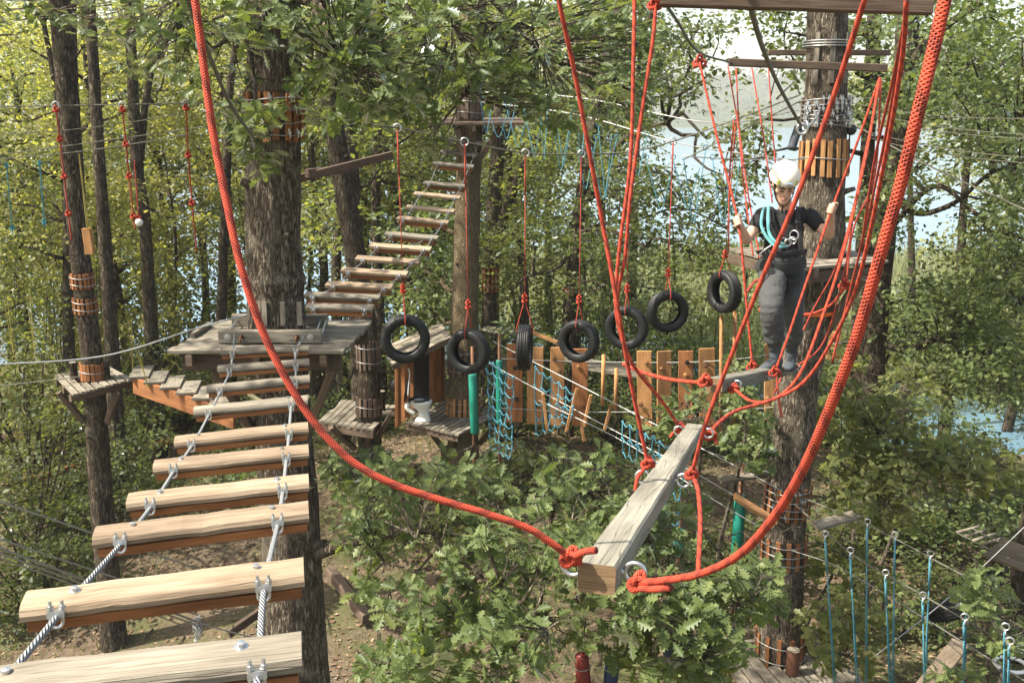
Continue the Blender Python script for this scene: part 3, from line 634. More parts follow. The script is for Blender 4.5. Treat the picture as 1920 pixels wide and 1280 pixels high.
fl = [  # x at Y from pixel column; (px, Y, height, crown base, radius, material, label)
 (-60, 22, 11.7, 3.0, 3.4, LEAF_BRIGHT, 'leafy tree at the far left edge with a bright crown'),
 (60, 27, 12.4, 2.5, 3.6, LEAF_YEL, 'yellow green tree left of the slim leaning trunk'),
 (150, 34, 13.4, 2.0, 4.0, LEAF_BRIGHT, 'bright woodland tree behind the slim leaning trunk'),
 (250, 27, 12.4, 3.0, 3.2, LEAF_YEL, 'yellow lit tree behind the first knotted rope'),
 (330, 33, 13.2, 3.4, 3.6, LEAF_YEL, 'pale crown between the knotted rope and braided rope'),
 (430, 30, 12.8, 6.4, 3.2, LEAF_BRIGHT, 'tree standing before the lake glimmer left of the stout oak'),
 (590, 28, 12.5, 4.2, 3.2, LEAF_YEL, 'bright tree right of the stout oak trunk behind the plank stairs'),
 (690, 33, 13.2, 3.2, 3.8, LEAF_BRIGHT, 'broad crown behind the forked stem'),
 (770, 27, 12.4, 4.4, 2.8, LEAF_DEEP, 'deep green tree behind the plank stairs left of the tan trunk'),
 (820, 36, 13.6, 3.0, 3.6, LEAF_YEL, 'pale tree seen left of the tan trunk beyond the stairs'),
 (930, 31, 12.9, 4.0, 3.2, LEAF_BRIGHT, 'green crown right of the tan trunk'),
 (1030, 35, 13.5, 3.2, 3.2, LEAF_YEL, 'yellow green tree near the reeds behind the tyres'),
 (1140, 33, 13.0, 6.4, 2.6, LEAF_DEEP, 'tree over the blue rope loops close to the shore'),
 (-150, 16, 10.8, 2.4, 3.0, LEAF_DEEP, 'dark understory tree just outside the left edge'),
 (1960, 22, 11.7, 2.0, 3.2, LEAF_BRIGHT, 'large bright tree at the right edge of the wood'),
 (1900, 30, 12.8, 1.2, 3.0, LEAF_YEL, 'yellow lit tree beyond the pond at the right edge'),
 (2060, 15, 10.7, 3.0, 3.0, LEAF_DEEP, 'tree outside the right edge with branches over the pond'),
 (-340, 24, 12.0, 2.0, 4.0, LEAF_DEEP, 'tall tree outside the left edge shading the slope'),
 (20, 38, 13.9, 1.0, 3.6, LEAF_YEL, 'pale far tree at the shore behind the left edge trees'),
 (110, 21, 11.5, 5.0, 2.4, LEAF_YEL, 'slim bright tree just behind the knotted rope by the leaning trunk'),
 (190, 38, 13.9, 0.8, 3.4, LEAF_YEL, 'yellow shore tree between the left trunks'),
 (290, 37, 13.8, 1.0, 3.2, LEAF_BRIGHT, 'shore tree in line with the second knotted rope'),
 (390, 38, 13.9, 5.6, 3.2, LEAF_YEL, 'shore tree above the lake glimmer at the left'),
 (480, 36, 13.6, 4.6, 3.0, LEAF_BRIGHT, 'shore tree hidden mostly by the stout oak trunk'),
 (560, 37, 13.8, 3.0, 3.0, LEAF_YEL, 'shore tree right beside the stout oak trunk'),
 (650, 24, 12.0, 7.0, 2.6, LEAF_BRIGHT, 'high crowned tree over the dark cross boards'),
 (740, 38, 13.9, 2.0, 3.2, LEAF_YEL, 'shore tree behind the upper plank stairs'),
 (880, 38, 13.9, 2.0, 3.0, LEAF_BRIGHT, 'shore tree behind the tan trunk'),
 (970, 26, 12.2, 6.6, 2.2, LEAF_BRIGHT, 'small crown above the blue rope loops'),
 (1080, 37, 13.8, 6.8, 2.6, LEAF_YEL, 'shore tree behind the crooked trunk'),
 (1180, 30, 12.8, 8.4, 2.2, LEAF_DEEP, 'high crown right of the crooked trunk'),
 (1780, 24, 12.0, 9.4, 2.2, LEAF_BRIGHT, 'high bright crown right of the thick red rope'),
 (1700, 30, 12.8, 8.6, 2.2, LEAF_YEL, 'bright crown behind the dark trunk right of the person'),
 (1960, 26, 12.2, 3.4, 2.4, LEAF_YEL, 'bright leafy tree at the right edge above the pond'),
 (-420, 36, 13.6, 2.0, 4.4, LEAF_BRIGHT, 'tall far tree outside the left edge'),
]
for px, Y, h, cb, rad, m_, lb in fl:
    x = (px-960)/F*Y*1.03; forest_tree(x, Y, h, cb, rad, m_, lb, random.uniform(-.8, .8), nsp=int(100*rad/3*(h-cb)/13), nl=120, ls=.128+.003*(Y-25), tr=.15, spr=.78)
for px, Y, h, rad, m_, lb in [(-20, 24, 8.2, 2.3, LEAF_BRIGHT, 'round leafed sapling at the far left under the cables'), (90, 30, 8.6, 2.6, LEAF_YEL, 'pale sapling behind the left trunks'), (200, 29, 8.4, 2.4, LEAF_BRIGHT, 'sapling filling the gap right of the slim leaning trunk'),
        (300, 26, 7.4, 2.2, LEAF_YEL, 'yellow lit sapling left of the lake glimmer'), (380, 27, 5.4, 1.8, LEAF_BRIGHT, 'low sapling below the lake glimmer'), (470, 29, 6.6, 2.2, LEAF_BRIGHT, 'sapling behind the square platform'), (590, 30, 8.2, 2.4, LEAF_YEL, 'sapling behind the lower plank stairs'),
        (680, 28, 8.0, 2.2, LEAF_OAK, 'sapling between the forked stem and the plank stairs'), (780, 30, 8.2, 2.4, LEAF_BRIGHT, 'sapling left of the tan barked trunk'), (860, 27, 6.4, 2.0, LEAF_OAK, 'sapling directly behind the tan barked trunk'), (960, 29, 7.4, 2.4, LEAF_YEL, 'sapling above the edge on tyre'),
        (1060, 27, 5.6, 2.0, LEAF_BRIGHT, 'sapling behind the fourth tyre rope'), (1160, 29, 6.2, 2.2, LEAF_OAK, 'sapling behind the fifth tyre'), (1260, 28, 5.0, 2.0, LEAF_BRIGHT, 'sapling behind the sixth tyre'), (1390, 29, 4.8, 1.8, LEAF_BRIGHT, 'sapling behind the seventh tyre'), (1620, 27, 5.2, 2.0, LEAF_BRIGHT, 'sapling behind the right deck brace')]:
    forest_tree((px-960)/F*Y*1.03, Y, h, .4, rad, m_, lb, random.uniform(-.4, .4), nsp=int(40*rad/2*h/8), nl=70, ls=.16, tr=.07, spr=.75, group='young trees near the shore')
# understory shrubs: low leafy plants
def shrub(px, py, d, r, hgt, material, label, n=26, nl=60, ls=.12, T=T_FAR):
    p = WY(px, py, d); b = gp(p.x, d); root = thing('shrub', b, label, 'shrub', 'understory shrubs on the slope')
    k = max(6, int(n)); v = unit(rng.normal(0, 1, (k, 3)))*rng.uniform(.3, 1, (k, 1)); v[:, 2] = np.abs(v[:, 2])
    C = np.array(b)+v*np.array([r, r*.8, hgt])+np.array([0, 0, .15]); P, D, U, sz = spray_leaves(C, .45, nl, ls, .2); leafobj('foliage', P, D, U, sz, T, material, root)
    mb = MB()
    for i in range(0, k, 2): limb(mb, b, C[i], .03, .008, .1, 5, 5)
    mb.build('stem', BARK_DARK, root)['kind'] = 'stuff'
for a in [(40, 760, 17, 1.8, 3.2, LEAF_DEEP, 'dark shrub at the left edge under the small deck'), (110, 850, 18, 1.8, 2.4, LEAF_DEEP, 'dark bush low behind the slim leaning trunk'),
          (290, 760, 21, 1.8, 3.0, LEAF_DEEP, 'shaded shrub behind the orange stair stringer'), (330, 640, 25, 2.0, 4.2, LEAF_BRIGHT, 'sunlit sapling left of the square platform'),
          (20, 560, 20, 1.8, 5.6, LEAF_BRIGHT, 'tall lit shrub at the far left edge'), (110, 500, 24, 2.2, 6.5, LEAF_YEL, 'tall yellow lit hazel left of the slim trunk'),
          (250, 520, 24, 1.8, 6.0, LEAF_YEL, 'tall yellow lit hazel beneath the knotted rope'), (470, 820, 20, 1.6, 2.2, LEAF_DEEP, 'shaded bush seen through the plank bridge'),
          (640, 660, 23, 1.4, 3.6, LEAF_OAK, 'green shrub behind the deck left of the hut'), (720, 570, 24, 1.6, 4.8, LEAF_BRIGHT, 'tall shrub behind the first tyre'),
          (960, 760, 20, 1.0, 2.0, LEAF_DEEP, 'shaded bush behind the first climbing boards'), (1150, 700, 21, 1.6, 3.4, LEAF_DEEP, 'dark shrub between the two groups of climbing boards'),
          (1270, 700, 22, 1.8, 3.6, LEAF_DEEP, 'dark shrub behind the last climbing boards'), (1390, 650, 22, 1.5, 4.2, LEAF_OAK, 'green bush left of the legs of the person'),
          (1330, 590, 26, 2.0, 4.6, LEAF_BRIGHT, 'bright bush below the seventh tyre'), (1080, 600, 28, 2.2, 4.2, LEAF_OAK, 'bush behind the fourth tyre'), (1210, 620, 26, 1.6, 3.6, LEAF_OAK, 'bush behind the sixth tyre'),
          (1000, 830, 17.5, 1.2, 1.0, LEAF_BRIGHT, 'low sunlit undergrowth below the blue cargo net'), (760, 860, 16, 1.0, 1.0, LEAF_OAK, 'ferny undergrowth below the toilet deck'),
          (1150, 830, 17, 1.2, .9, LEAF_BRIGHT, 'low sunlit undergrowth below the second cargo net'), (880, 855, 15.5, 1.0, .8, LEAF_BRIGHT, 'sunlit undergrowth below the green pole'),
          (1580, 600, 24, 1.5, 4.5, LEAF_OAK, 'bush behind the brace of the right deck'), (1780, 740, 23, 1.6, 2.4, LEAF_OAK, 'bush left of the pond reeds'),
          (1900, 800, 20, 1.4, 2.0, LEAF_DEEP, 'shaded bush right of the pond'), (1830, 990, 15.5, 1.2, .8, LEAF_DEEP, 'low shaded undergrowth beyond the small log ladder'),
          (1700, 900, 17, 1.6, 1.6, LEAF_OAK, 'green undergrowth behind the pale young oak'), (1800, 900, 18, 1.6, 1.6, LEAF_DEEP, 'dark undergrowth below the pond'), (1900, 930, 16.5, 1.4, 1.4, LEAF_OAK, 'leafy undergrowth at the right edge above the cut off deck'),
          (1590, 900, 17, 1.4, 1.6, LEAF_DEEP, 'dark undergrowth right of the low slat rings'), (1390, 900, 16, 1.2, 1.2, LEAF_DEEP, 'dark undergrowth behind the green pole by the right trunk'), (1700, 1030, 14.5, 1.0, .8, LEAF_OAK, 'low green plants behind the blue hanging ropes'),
          (20, 830, 15, 1.5, 2.4, LEAF_DEEP, 'bush with shade-dark leaves at the left edge below the small deck'), (260, 820, 17, 1.4, 2.2, LEAF_DEEP, 'dark bush between the slim trunk and the bridge boards'), (60, 900, 15, 1.3, 1.2, LEAF_DEEP, 'low bush with shade-dark leaves at the left edge behind the cables'), (230, 860, 19, 1.5, 1.6, LEAF_DEEP, 'dark bush behind the rail fence'), (440, 900, 18, 1.2, .9, LEAF_OAK, 'low bush seen between the middle bridge boards'),  # dark-leaved bushes added to deepen the shade at lower left
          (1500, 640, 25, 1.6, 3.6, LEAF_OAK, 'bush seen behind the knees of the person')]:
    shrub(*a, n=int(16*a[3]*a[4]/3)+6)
# ------------------------------------------------------------------ reeds, grass and litter
def blades(name, n, xr, yr, h, w, material, cond, zbase, label=None, cat='plants', lean=.12):
    X = rng.uniform(*xr, n); Y = rng.uniform(*yr, n); k = np.array([cond(a, b) for a, b in zip(X, Y)]); X, Y = X[k], Y[k]; m_ = len(X)
    Z = np.array([zbase(a, b) for a, b in zip(X, Y)]); P = np.stack([X, Y, Z], 1); D = unit(rng.normal(0, lean, (m_, 3))+np.array([0, 0, 1.]))
    U = rng.normal(0, 1, (m_, 3)); sz = h*rng.uniform(.6, 1.2, m_); T = (np.array([(0, -w/h/2, 0), (0, w/h/2, 0), (.6, w/h/2.4, .03), (1, 0, .08), (.6, -w/h/2.4, .03)], dtype=np.float32), [[0, 1, 2, 3, 4]])
    return leafobj(name, P, D, U, sz, T, material, kind='stuff', label=label, cat=cat)
def inpond(x, y): return ((x-13.4)/4.2)**2+((y-29.5)/2.6)**2 < 1
blades('reeds', 56000, (-4, 48), (30, 66), 2.2, .032, REED, lambda x, y: (y > 44-12*sstep(4, 12, x)+2*nz(x, y, .15)) and not inpond(x, y) and not (x < -8 and y > 50) and y < 64-.12*abs(x-10), lambda x, y: max(gh(x, y), LAKE_Z)-.1, 'pale green reed bed standing along the lake shore', 'reeds')
blades('grass', 26000, (-9, 9), (9, 24), .16, .012, GRASS, lambda x, y: nz(x, y, .5, 3) > .02, lambda x, y: gh(x, y)-.01, 'short grass tufts on the sunlit forest floor', 'grass', .45)
n_ = 46000; X = rng.uniform(-14, 12, n_); Y = rng.uniform(8, 30, n_); Z = np.array([gh(a, b)+.012 for a, b in zip(X, Y)])
leafobj('leaf_litter', np.stack([X, Y, Z], 1), rng.normal(0, 1, (n_, 3))*np.array([1, 1, .15]), rng.normal(0, .25, (n_, 3))+np.array([0, 0, 1.]), rng.uniform(.05, .11, n_), T_FAR, LITTER, label='brown dead leaves scattered over the forest floor', cat='leaf litter')
# woods on the far shore: crown-sized tufts
n_ = 16000; X = rng.uniform(-700, 900, n_); Y = rng.uniform(780, 1150, n_); Z = np.array([gh(a, b) for a, b in zip(X, Y)]); k_ = Z > 2.5; X, Y, Z = X[k_], Y[k_], Z[k_]; n_ = len(X)
leafobj('far_woods', np.stack([X, Y, Z+rng.uniform(0, 9, n_)], 1), rng.normal(0, 1, (n_, 3))*np.array([1, .6, .9]), rng.normal(0, .6, (n_, 3))+np.array([0, -.6, 1.]), rng.uniform(3, 8, n_), T_FAR, LEAF_DEEP, label='hazy wooded hill on the far shore of the lake', cat='woods')
mb = MB()
for _ in range(260):
    x, y = random.uniform(-8, 8), random.uniform(9, 22); a = random.uniform(0, 6.3); L_ = random.uniform(.15, .7); p = Vector((x, y, gh(x, y)+.02)); q = p+Vector((math.cos(a)*L_, math.sin(a)*L_, 0)); q.z = gh(q.x, q.y)+.03
    mb.tube([p, p.lerp(q, .5)+Vector((0, 0, .02)), q], [.012, .01, .005], 5)
tag(mb.build('fallen_twigs', BARK_DARK, kind='stuff'), 'fallen twigs lying on the forest floor', 'twigs')
# ------------------------------------------------------------------ air over the lake
hb = MB(); X0, X1, Y0, Y1, Z0, Z1 = -3300, 3300, -90, 4800, -4.5, 90
hb.add([(X0, Y0, Z0), (X1, Y0, Z0), (X1, Y1, Z0), (X0, Y1, Z0), (X0, Y0, Z1), (X1, Y0, Z1), (X1, Y1, Z1), (X0, Y1, Z1)], [[0, 3, 2, 1], [4, 5, 6, 7], [0, 1, 5, 4], [1, 2, 6, 5], [2, 3, 7, 6], [3, 0, 4, 7]])
m, n, o = mat('haze'); pv = N(n, 'VolumePrincipled'); pv.inputs['Density'].default_value = .00055; pv.inputs['Color'].default_value = (.93, .95, .96, 1); pv.inputs['Anisotropy'].default_value = .2
n.links.new(pv.outputs[0], o.inputs['Volume']); hb.build('haze', m, kind='stuff', label='thin pale haze over the lake', cat='haze')
# ================================================================== the rope course
# ------------------------------------------------------------------ small hardware
def knot(mb, c, r, R, ax=(0, 1, 0), mi=0):
    """a tied overhand knot: trefoil of rope"""
    c = Vector(c); ax = Vector(ax).normalized(); q = Vector((0, 0, 1)).rotation_difference(ax)
    k = R/3.0; pts = []
    for i in range(37):
        t = 2*math.pi*i/36; p = Vector(((math.sin(t)+2*math.sin(2*t))*k, (math.cos(t)-2*math.cos(2*t))*k, -math.sin(3*t)*r*1.0))
        pts.append(c+q @ p)
    mb.tube(pts, r, 8, cap=False, mi=mi)
def clamp_mb(c, ax, s=1.0):
    """wire rope clip: saddle, two threaded legs with nuts, u-bow"""
    c = Vector(c); ax = Vector(ax).normalized(); a = ax.cross(Vector((0, 0, 1))).normalized(); b = ax.cross(a).normalized(); mb = MB(); r = .006*s
    mb.plank(c-ax*.014*s-b*.012*s, c+ax*.014*s-b*.012*s, .05*s, .022*s, b, segs=1)
    for q in (-1, 1):
        p = c+a*q*.017*s
        mb.tube([p+b*.018*s, p-b*.05*s], r, 6); mb.tube([p-b*.026*s, p-b*.036*s], r*1.9, 6)
    mb.tube([c+a*.017*s*math.cos(t)+b*(.016+.014*math.sin(t))*s for t in [math.pi*i/8 for i in range(9)]], r, 6)
    return mb
def bolt_mb(c, ax, r=.018, h=.012):
    c = Vector(c); ax = Vector(ax).normalized(); mb = MB(); mb.lathe([(0, 0), (r*1.25, 0), (r*1.25, h*.25), (r*.75, h*.3), (r*.75, h), (0, h*1.1)], c, ax, 10); return mb
def eye_mb(c, out, R=.028, r=.006, L=.03):
    """eye bolt: shank and ring at c looking outwards"""
    c = Vector(c); out = Vector(out).normalized(); mb = MB(); mb.tube([c, c+out*L], r*1.3, 8); mb.lathe([(0, 0), (r*3.2, 0), (r*3.2, .004), (0, .004)], c, out, 12)
    mb.torus(c+out*(L+R), R, r, out.cross(Vector((0, 0, 1))).normalized(), 18, 7); return mb
def ring_of(key, py, extra=.0):
    c, r = at_py(key, py); return c, r+extra
def collar(key, y0, y1, n, mat_, label, wires=2, a0=0, a1=1, w=.045, t=.022, clips=0, group=None, wm=None):
    """upright slats strapped round a trunk by steel wire"""
    c0, r0 = at_py(key, y0); c1, r1 = at_py(key, y1); h = (c0-c1).length; ax = (c0-c1).normalized()
    root = thing('slat_collar', (c1.x, c1.y, c1.z), label, 'slat collar', group)
    for i in range(n):
        an = 2*math.pi*(a0+(a1-a0)*(i+.5)/n)+random.uniform(-.05, .05); u = Vector((math.cos(an), math.sin(an), 0))
        j0, j1 = random.uniform(-.04, .04)*h, random.uniform(-.04, .04)*h
        mb = MB().plank(c1+u*(r1*1.04+t*.6)+ax*j0, c0+u*(r0*1.04+t*.6)+ax*j1, w*random.uniform(.85, 1.1), t, u, segs=1); mb.build('slat', mat_, root)
    for j in range(wires):
        f = (j+.5)/wires; c = c1.lerp(c0, f); R = (r1+(r0-r1)*f)*1.05+t*1.2
        mb = MB(); pts = [c+Vector((math.cos(q)*R, math.sin(q)*R, .012*math.sin(q*2+j))) for q in [2*math.pi*i/28 for i in range(29)]]
        mb.tube(pts, .006, 6, cap=False); mb.build('wire', wm or WIRE, root, smooth=True)
        for k in range(clips):
            q = -math.pi/2+random.uniform(-1.2, 1.2); p = c+Vector((math.cos(q)*R, math.sin(q)*R, 0)); clamp_mb(p, (-math.sin(q), math.cos(q), .2), 1.1).build('cable_clamp', ZINC, root)
    return root
def cable(pts, r, label, material=None, name='steel_cable', cat='cable', group=None, s=0.):
    P = [Vector(p) for p in pts]
    P = sag(P[0], P[1], s) if len(P) == 2 else cr(P, 8)
    o = MB().tube(P, r, 6).build(name, material or WIRE, smooth=True); return tag(o, label, cat, group)
# ------------------------------------------------------------------ near plank bridge
NB = [((-112, 1300), (566, 1222), 2.07), ((46, 1138), (570, 1073), 2.68), ((178, 1010), (579, 962), 3.45), ((240, 944), (579, 907), 4.1), ((289, 879), (579, 850), 4.8),
      ((328, 833), (578, 806), 5.55), ((364, 776), (577, 754), 6.45), ((388, 734), (581, 715), 7.25), ((408, 697), (580, 684), 8.0), ((414, 664), (579, 657), 8.6)]
root = thing('plank_bridge', W(310, 1150, 2.9), 'near hanging bridge of split boards on two steel cables leading up to the square platform', 'plank bridge')
cl, crt = [], []
halfprof = lambda w, h: [(-w/2, -h/2), (w/2, -h/2), (w/2, -h*.1), (w*.43, h*.3), (w*.25, h*.5), (-w*.25, h*.5), (-w*.43, h*.3), (-w/2, -h*.1)]
BM = [WOOD_GREY, WOOD_PALE, WOOD_WORN, WOOD_PALE, WOOD_WORN, WOOD_PALE, WOOD_GREY, WOOD_GREY, WOOD_GREY, WOOD_GREY]  # sun and shade put into the wood: paler boards lit, grey ones shaded
for i, (a, b, d) in enumerate(NB):
    A = W(a[0], a[1]-6, d-.07); B = W(b[0], b[1]-6, d+.07); t = (B-A).normalized(); up = Vector((0, -.10, 1)); up = (up-t*up.dot(t)).normalized(); w = .115
    p = MB().plank(A, B, w, .036, up, prof=halfprof(w, .036), segs=10, jit=.0022).build('tread_board', BM[i], root)
    A2 = A-up*.042+t*.012; B2 = B-up*.042-t*.01; MB().plank(A2, B2, w*.92, .031, up, segs=6, jit=.002, bev=.08).build('under_board', WOOD_ORANGE, root)
    for f, lst, q in ((.13, cl, -1), (.85 if i else .87, crt, 1)):
        c = A.lerp(B, f)-up*.028; lst.append(c); 
    for f in (.17, .82): bolt_mb(A.lerp(B, f)+up*.016+Vector((0, .01, 0)), up, .013, .012).build('bolt', ZINC, root)
ctop = [W(440, 628, 9.0), W(572, 628, 9.0)]
for q, (lst, tp) in enumerate(((cl, ctop[0]), (crt, ctop[1]))):
    ext = [lst[0]+(lst[0]-lst[1])*1.2]; path = ext+[p+Vector((0, .0, 0)) for p in lst]+[tp]
    MB().tube(cr(path, 5), .0085, 8).build('steel_cable', STEEL, root, smooth=True)
    for i, c in enumerate(lst):
        dr = ((lst[min(i+1, 9)]-lst[max(i-1, 0)])).normalized()
        for s_ in ((-1,) if i < 2 else (-1, 1)): clamp_mb(c+dr*s_*.078, dr, .85 if i else .8).build('cable_clamp', ZINC, root)
# ------------------------------------------------------------------ square platform on the stout oak
def deck(name, corners, n, th, material, label, cat='platform', axis=0, gap=.018, hole=None, joist=True, group=None, frame=WOOD_BROWN):
    """planked deck on corners a,b,c,d (a->b is along the planks), boards counted from the a-b side to the d-c side"""
    a, b, c, d = [Vector(x) for x in corners]; cen = (a+b+c+d)/4; root = thing(name, cen, label, cat, group)
    for i in range(n):
        f0 = (i+.0)/n; f1 = (i+1)/n; l = a.lerp(d, (f0+f1)/2); r = b.lerp(c, (f0+f1)/2); w = (a.lerp(d, f1)-a.lerp(d, f0)).length-gap
        dz = Vector((0, 0, random.uniform(-.004, .004))); up = (b-a).cross(d-a).normalized(); up = up if up.z > 0 else -up
        e = (r-l).normalized(); j = random.uniform(-.012, .012); l2 = l+dz+e*j; r2 = r+dz+e*j
        if hole:
            hc, hr = hole; t = (hc-l2).dot(e); off = (hc-(l2+e*t)); off.z = 0
            if off.length < hr+w*.3 and 0 < t < (r2-l2).length:
                hw = math.sqrt(max(.0, (hr)**2-min(off.length, hr*.98)**2))+.03
                MB().plank(l2, l2+e*(t-hw), w, th, up, segs=3, bev=.1).build('deck_board', material, root)
                MB().plank(l2+e*(t+hw), r2, w, th, up, segs=3, bev=.1).build('deck_board', material, root); continue
        MB().plank(l2, r2, w, th, up, segs=4, bev=.12).build('deck_board', material, root)
    if joist:
        for f in (.12, .5, .88):
            p = a.lerp(b, f); q = d.lerp(c, f); dn = Vector((0, 0, -th/2-.055)); MB().plank(p+dn, q+dn, .06, .10, (0, 0, 1), segs=1).build('joist', frame, root)
    return root
zp = W(472, 662, 8.9).z
fa = WZ(322, 655, zp); fb = WZ(640, 668, zp); fc = WZ(696, 604, zp); fd = WZ(415, 602, zp); fa = Vector((fa.x, (fa.y+fb.y)/2, zp)); fb = Vector((fb.x, fa.y, zp)); fc.y = fd.y = (fc.y+fd.y)/2
mc, mr = at_z('main', zp)
pr = deck('platform', (fa, fb, fc, fd), 7, .035, WOOD_GREY, 'square weathered deck round the stout oak at the top of the near plank bridge', hole=(mc, mr+.05))
for (p, q) in ((fa, fb),): 
    off = Vector((0, .14, -.11)); MB().plank(p+off+Vector((.1, 0, 0)), q+off-Vector((.05, 0, 0)), .09, .16, (0, 0, 1), segs=2).build('beam', WOOD_BROWN, pr)
for x0, x1, yy in ((fd.x, fc.x, fd.y-.25),): MB().plank((x0, yy, zp-.1), (x1, yy, zp-.1), .09, .16, (0, 0, 1)).build('beam', WOOD_BROWN, pr)
for px_, s_ in ((fa.x+.35, -1), (fb.x-.12, 1)):
    MB().plank((px_, fa.y+.2, zp-.16), (mc.x+s_*mr*.8, mc.y-.05, zp-1.05), .075, .10, (0, -1, 0), segs=2).build('brace', WOOD_BROWN, pr)
cb0 = WY(412, 640, fa.y+.30); cb1 = WY(603, 635, fa.y+.30); cb0.z = cb1.z = zp+.085
beam = MB().plank(cb0, cb1, .07, .12, (0, 0, 1), segs=6, jit=.002).build('clamp_beam', WOOD_GREY, pr)
for f, r_ in ((.09, .034), (.90, .034)): bolt_mb(cb0.lerp(cb1, f)+Vector((0, -.036, 0)), (0, -1, 0), r_*.8, .012).build('washer', ZINC, beam)
for f in (.23, .77): eye_mb(cb0.lerp(cb1, f)+Vector((0, -.036, 0)), (0, -1, -.3), .026, .008, .01).build('shackle', RUST, beam)
MB().tube(sag(cb0.lerp(cb1, .23)+Vector((0, -.06, -.02)), cb0.lerp(cb1, .77)+Vector((0, -.06, -.02)), .02), .007, 6).build('cable_loop', CABLE_D, beam, smooth=True)
cb2, cb3 = WY(437, 612, mc.y+mr+.12), WY(614, 612, mc.y+mr+.12); cb2.z = cb3.z = zp+.08; b2 = MB().plank(cb2, cb3, .07, .12, (0, 0, 1), segs=4, jit=.002).build('clamp_beam', WOOD_GREY, pr)
for x in (.05, .93, .99): 
    p = cb2.lerp(cb3, x); q = cb0.lerp(cb1, x); MB().tube([p+Vector((0, .02, 0)), q+Vector((0, .02, 0))], .009, 6).build('threaded_rod', ZINC, pr)
MB().plank(WZ(360, 630, zp+.04), WZ(392, 608, zp+.04), .05, .05).build('edge_strip', WOOD_GREY, pr)
for px_ in (497, 531, 562):
    p = WY(px_, 606, mc.y-mr-.02); MB().plank(p+Vector((0, 0, -.02)), p+Vector((0, .01, .2)), .045, .02, (0, -1, 0)).build('slat', WOOD_GREY, pr)
collar('main', 175, 262, 9, WOOD_ORANGE, 'ring of reddish slats with cable clamps high on the stout oak', 4, .55, 1.06, .06, .025, clips=4)
# ------------------------------------------------------------------ rising plank stairs behind
SB = [((575, 575), (700, 578), 10.9), ((572, 553), (712, 559), 11.2), ((612, 533), (736, 539), 11.6), ((640, 507), (764, 514), 12.2), ((668, 484), (786, 492), 12.8), ((694, 460), (808, 468), 13.3),
      ((722, 438), (821, 447), 13.9), ((745, 409), (841, 418), 14.6), ((762, 388), (852, 397), 15.1), ((777, 363), (863, 371), 15.6), ((795, 343), (873, 350), 16.1), ((811, 306), (888, 313), 16.7), ((826, 284), (897, 291), 17.0), ((838, 261), (905, 267), 17.2), ((850, 236), (912, 243), 17.4)]
root = thing('plank_stairs', W(640, 600, 11), 'hanging stairs of fifteen boards climbing from the square platform to the high deck', 'plank stairs')
cl, crt = [], []
for i, (a, b, d) in enumerate(SB):
    A = W(a[0], a[1], d+.05); B = W(b[0], b[1], d-.05); pale = i in (2, 3, 4, 5, 7, 8, 9)
    MB().plank(A, B, .13, .04, (0, -.25, 1), segs=3, jit=.002).build('tread_board', WOOD_PALE if pale else WOOD_GREY, root)
    if i in (0, 1, 2, 3, 5, 6, 7, 10, 11, 14): MB().plank(A+Vector((.02, 0, -.055)), B+Vector((-.02, 0, -.055)), .04, .075, (0, 0, 1), segs=2).build('under_board', WOOD_ORANGE if i < 12 else WOOD_BROWN, root)
    for f, lst in ((.12, cl), (.88, crt)): lst.append(A.lerp(B, f)+Vector((0, 0, -.03)))
    for f in (.12, .88): clamp_mb(A.lerp(B, f)+Vector((0, -.08, -.03)), (0, .8, .4), 1.1).build('cable_clamp', ZINC, root)
for lst in (cl, crt): MB().tube(cr([lst[0]+(lst[0]-lst[1])*.4]+lst, 3), .008, 6).build('steel_cable', WIRE, root, smooth=True)
for f in (0, 1):
    P = [SB[k][f] for k in (3, 7, 11)]; a_ = [(p[0]+(20 if f else -4), p[1]-8, SB[k][2]) for p, k in zip(P, (3, 7, 11))]
cable([W(700, 455, 13.4), W(760, 465, 13.6), W(812, 440, 14)], .008, 'slack grey cable looping under the middle of the plank stairs')
# high deck on the tan tree
zh = W(900, 228, 17.3).z
hd = deck('platform', (WY(792, 232, 17.0), WY(985, 232, 17.0), WY(975, 224, 18.6), WY(802, 222, 18.6)), 6, .05, WOOD_BROWN, 'high dark deck round the tan trunk where the plank stairs end', hole=(at_py('centre', 228)[0], .24))
tp = [WY(938, 240, 17.4), WY(880, 325, 17.5)]; MB().plank(tp[0], tp[1], .10, .12, (0, -1, 0)).build('brace', WOOD_BROWN, hd)
MB().plank(WY(858, 240, 17.2), WY(878, 330, 17.35), .10, .12, (0, -1, 0)).build('brace', WOOD_BROWN, hd)
collar('centre', 178, 222, 9, WOOD_BROWN, 'ring of dark slats on the tan trunk just above the high deck', 2, .5, 1.05, .08)
collar('centre', 648, 700, 8, WOOD_BROWN, 'slat ring with cables on the tan trunk seen through the second tyre', 3, .5, 1.0, .07)
collar('centre', 742, 782, 13, WOOD_TAN, 'ring of short slats round the foot of the tan trunk on the toilet deck', 3, .45, 1.1, .06)
collar('hutleft', 635, 690, 8, WOOD_BROWN, 'upper ring of brown slats on the trunk left of the hut', 2, .5, 1.0, .06)
collar('hutleft', 742, 776, 8, WOOD_BROWN, 'lower ring of slats at the foot of the trunk left of the hut', 1, .5, 1.0, .06)
collar('left', 512, 540, 9, WOOD_ORANGE, 'upper band of orange slats round the slim leaning trunk', 2, .5, 1.05, .04)
collar('left', 558, 586, 9, WOOD_ORANGE, 'middle band of orange slats round the slim leaning trunk', 2, .5, 1.05, .04)
collar('left', 680, 710, 10, WOOD_ORANGE, 'lowest band of slats round the slim trunk on its small deck', 1, .5, 1.05, .05)
collar('back1', 500, 545, 6, WOOD_ORANGE, 'slat ring on the dark trunk right of the tan barked trunk', 2, .5, 1.0, .07)
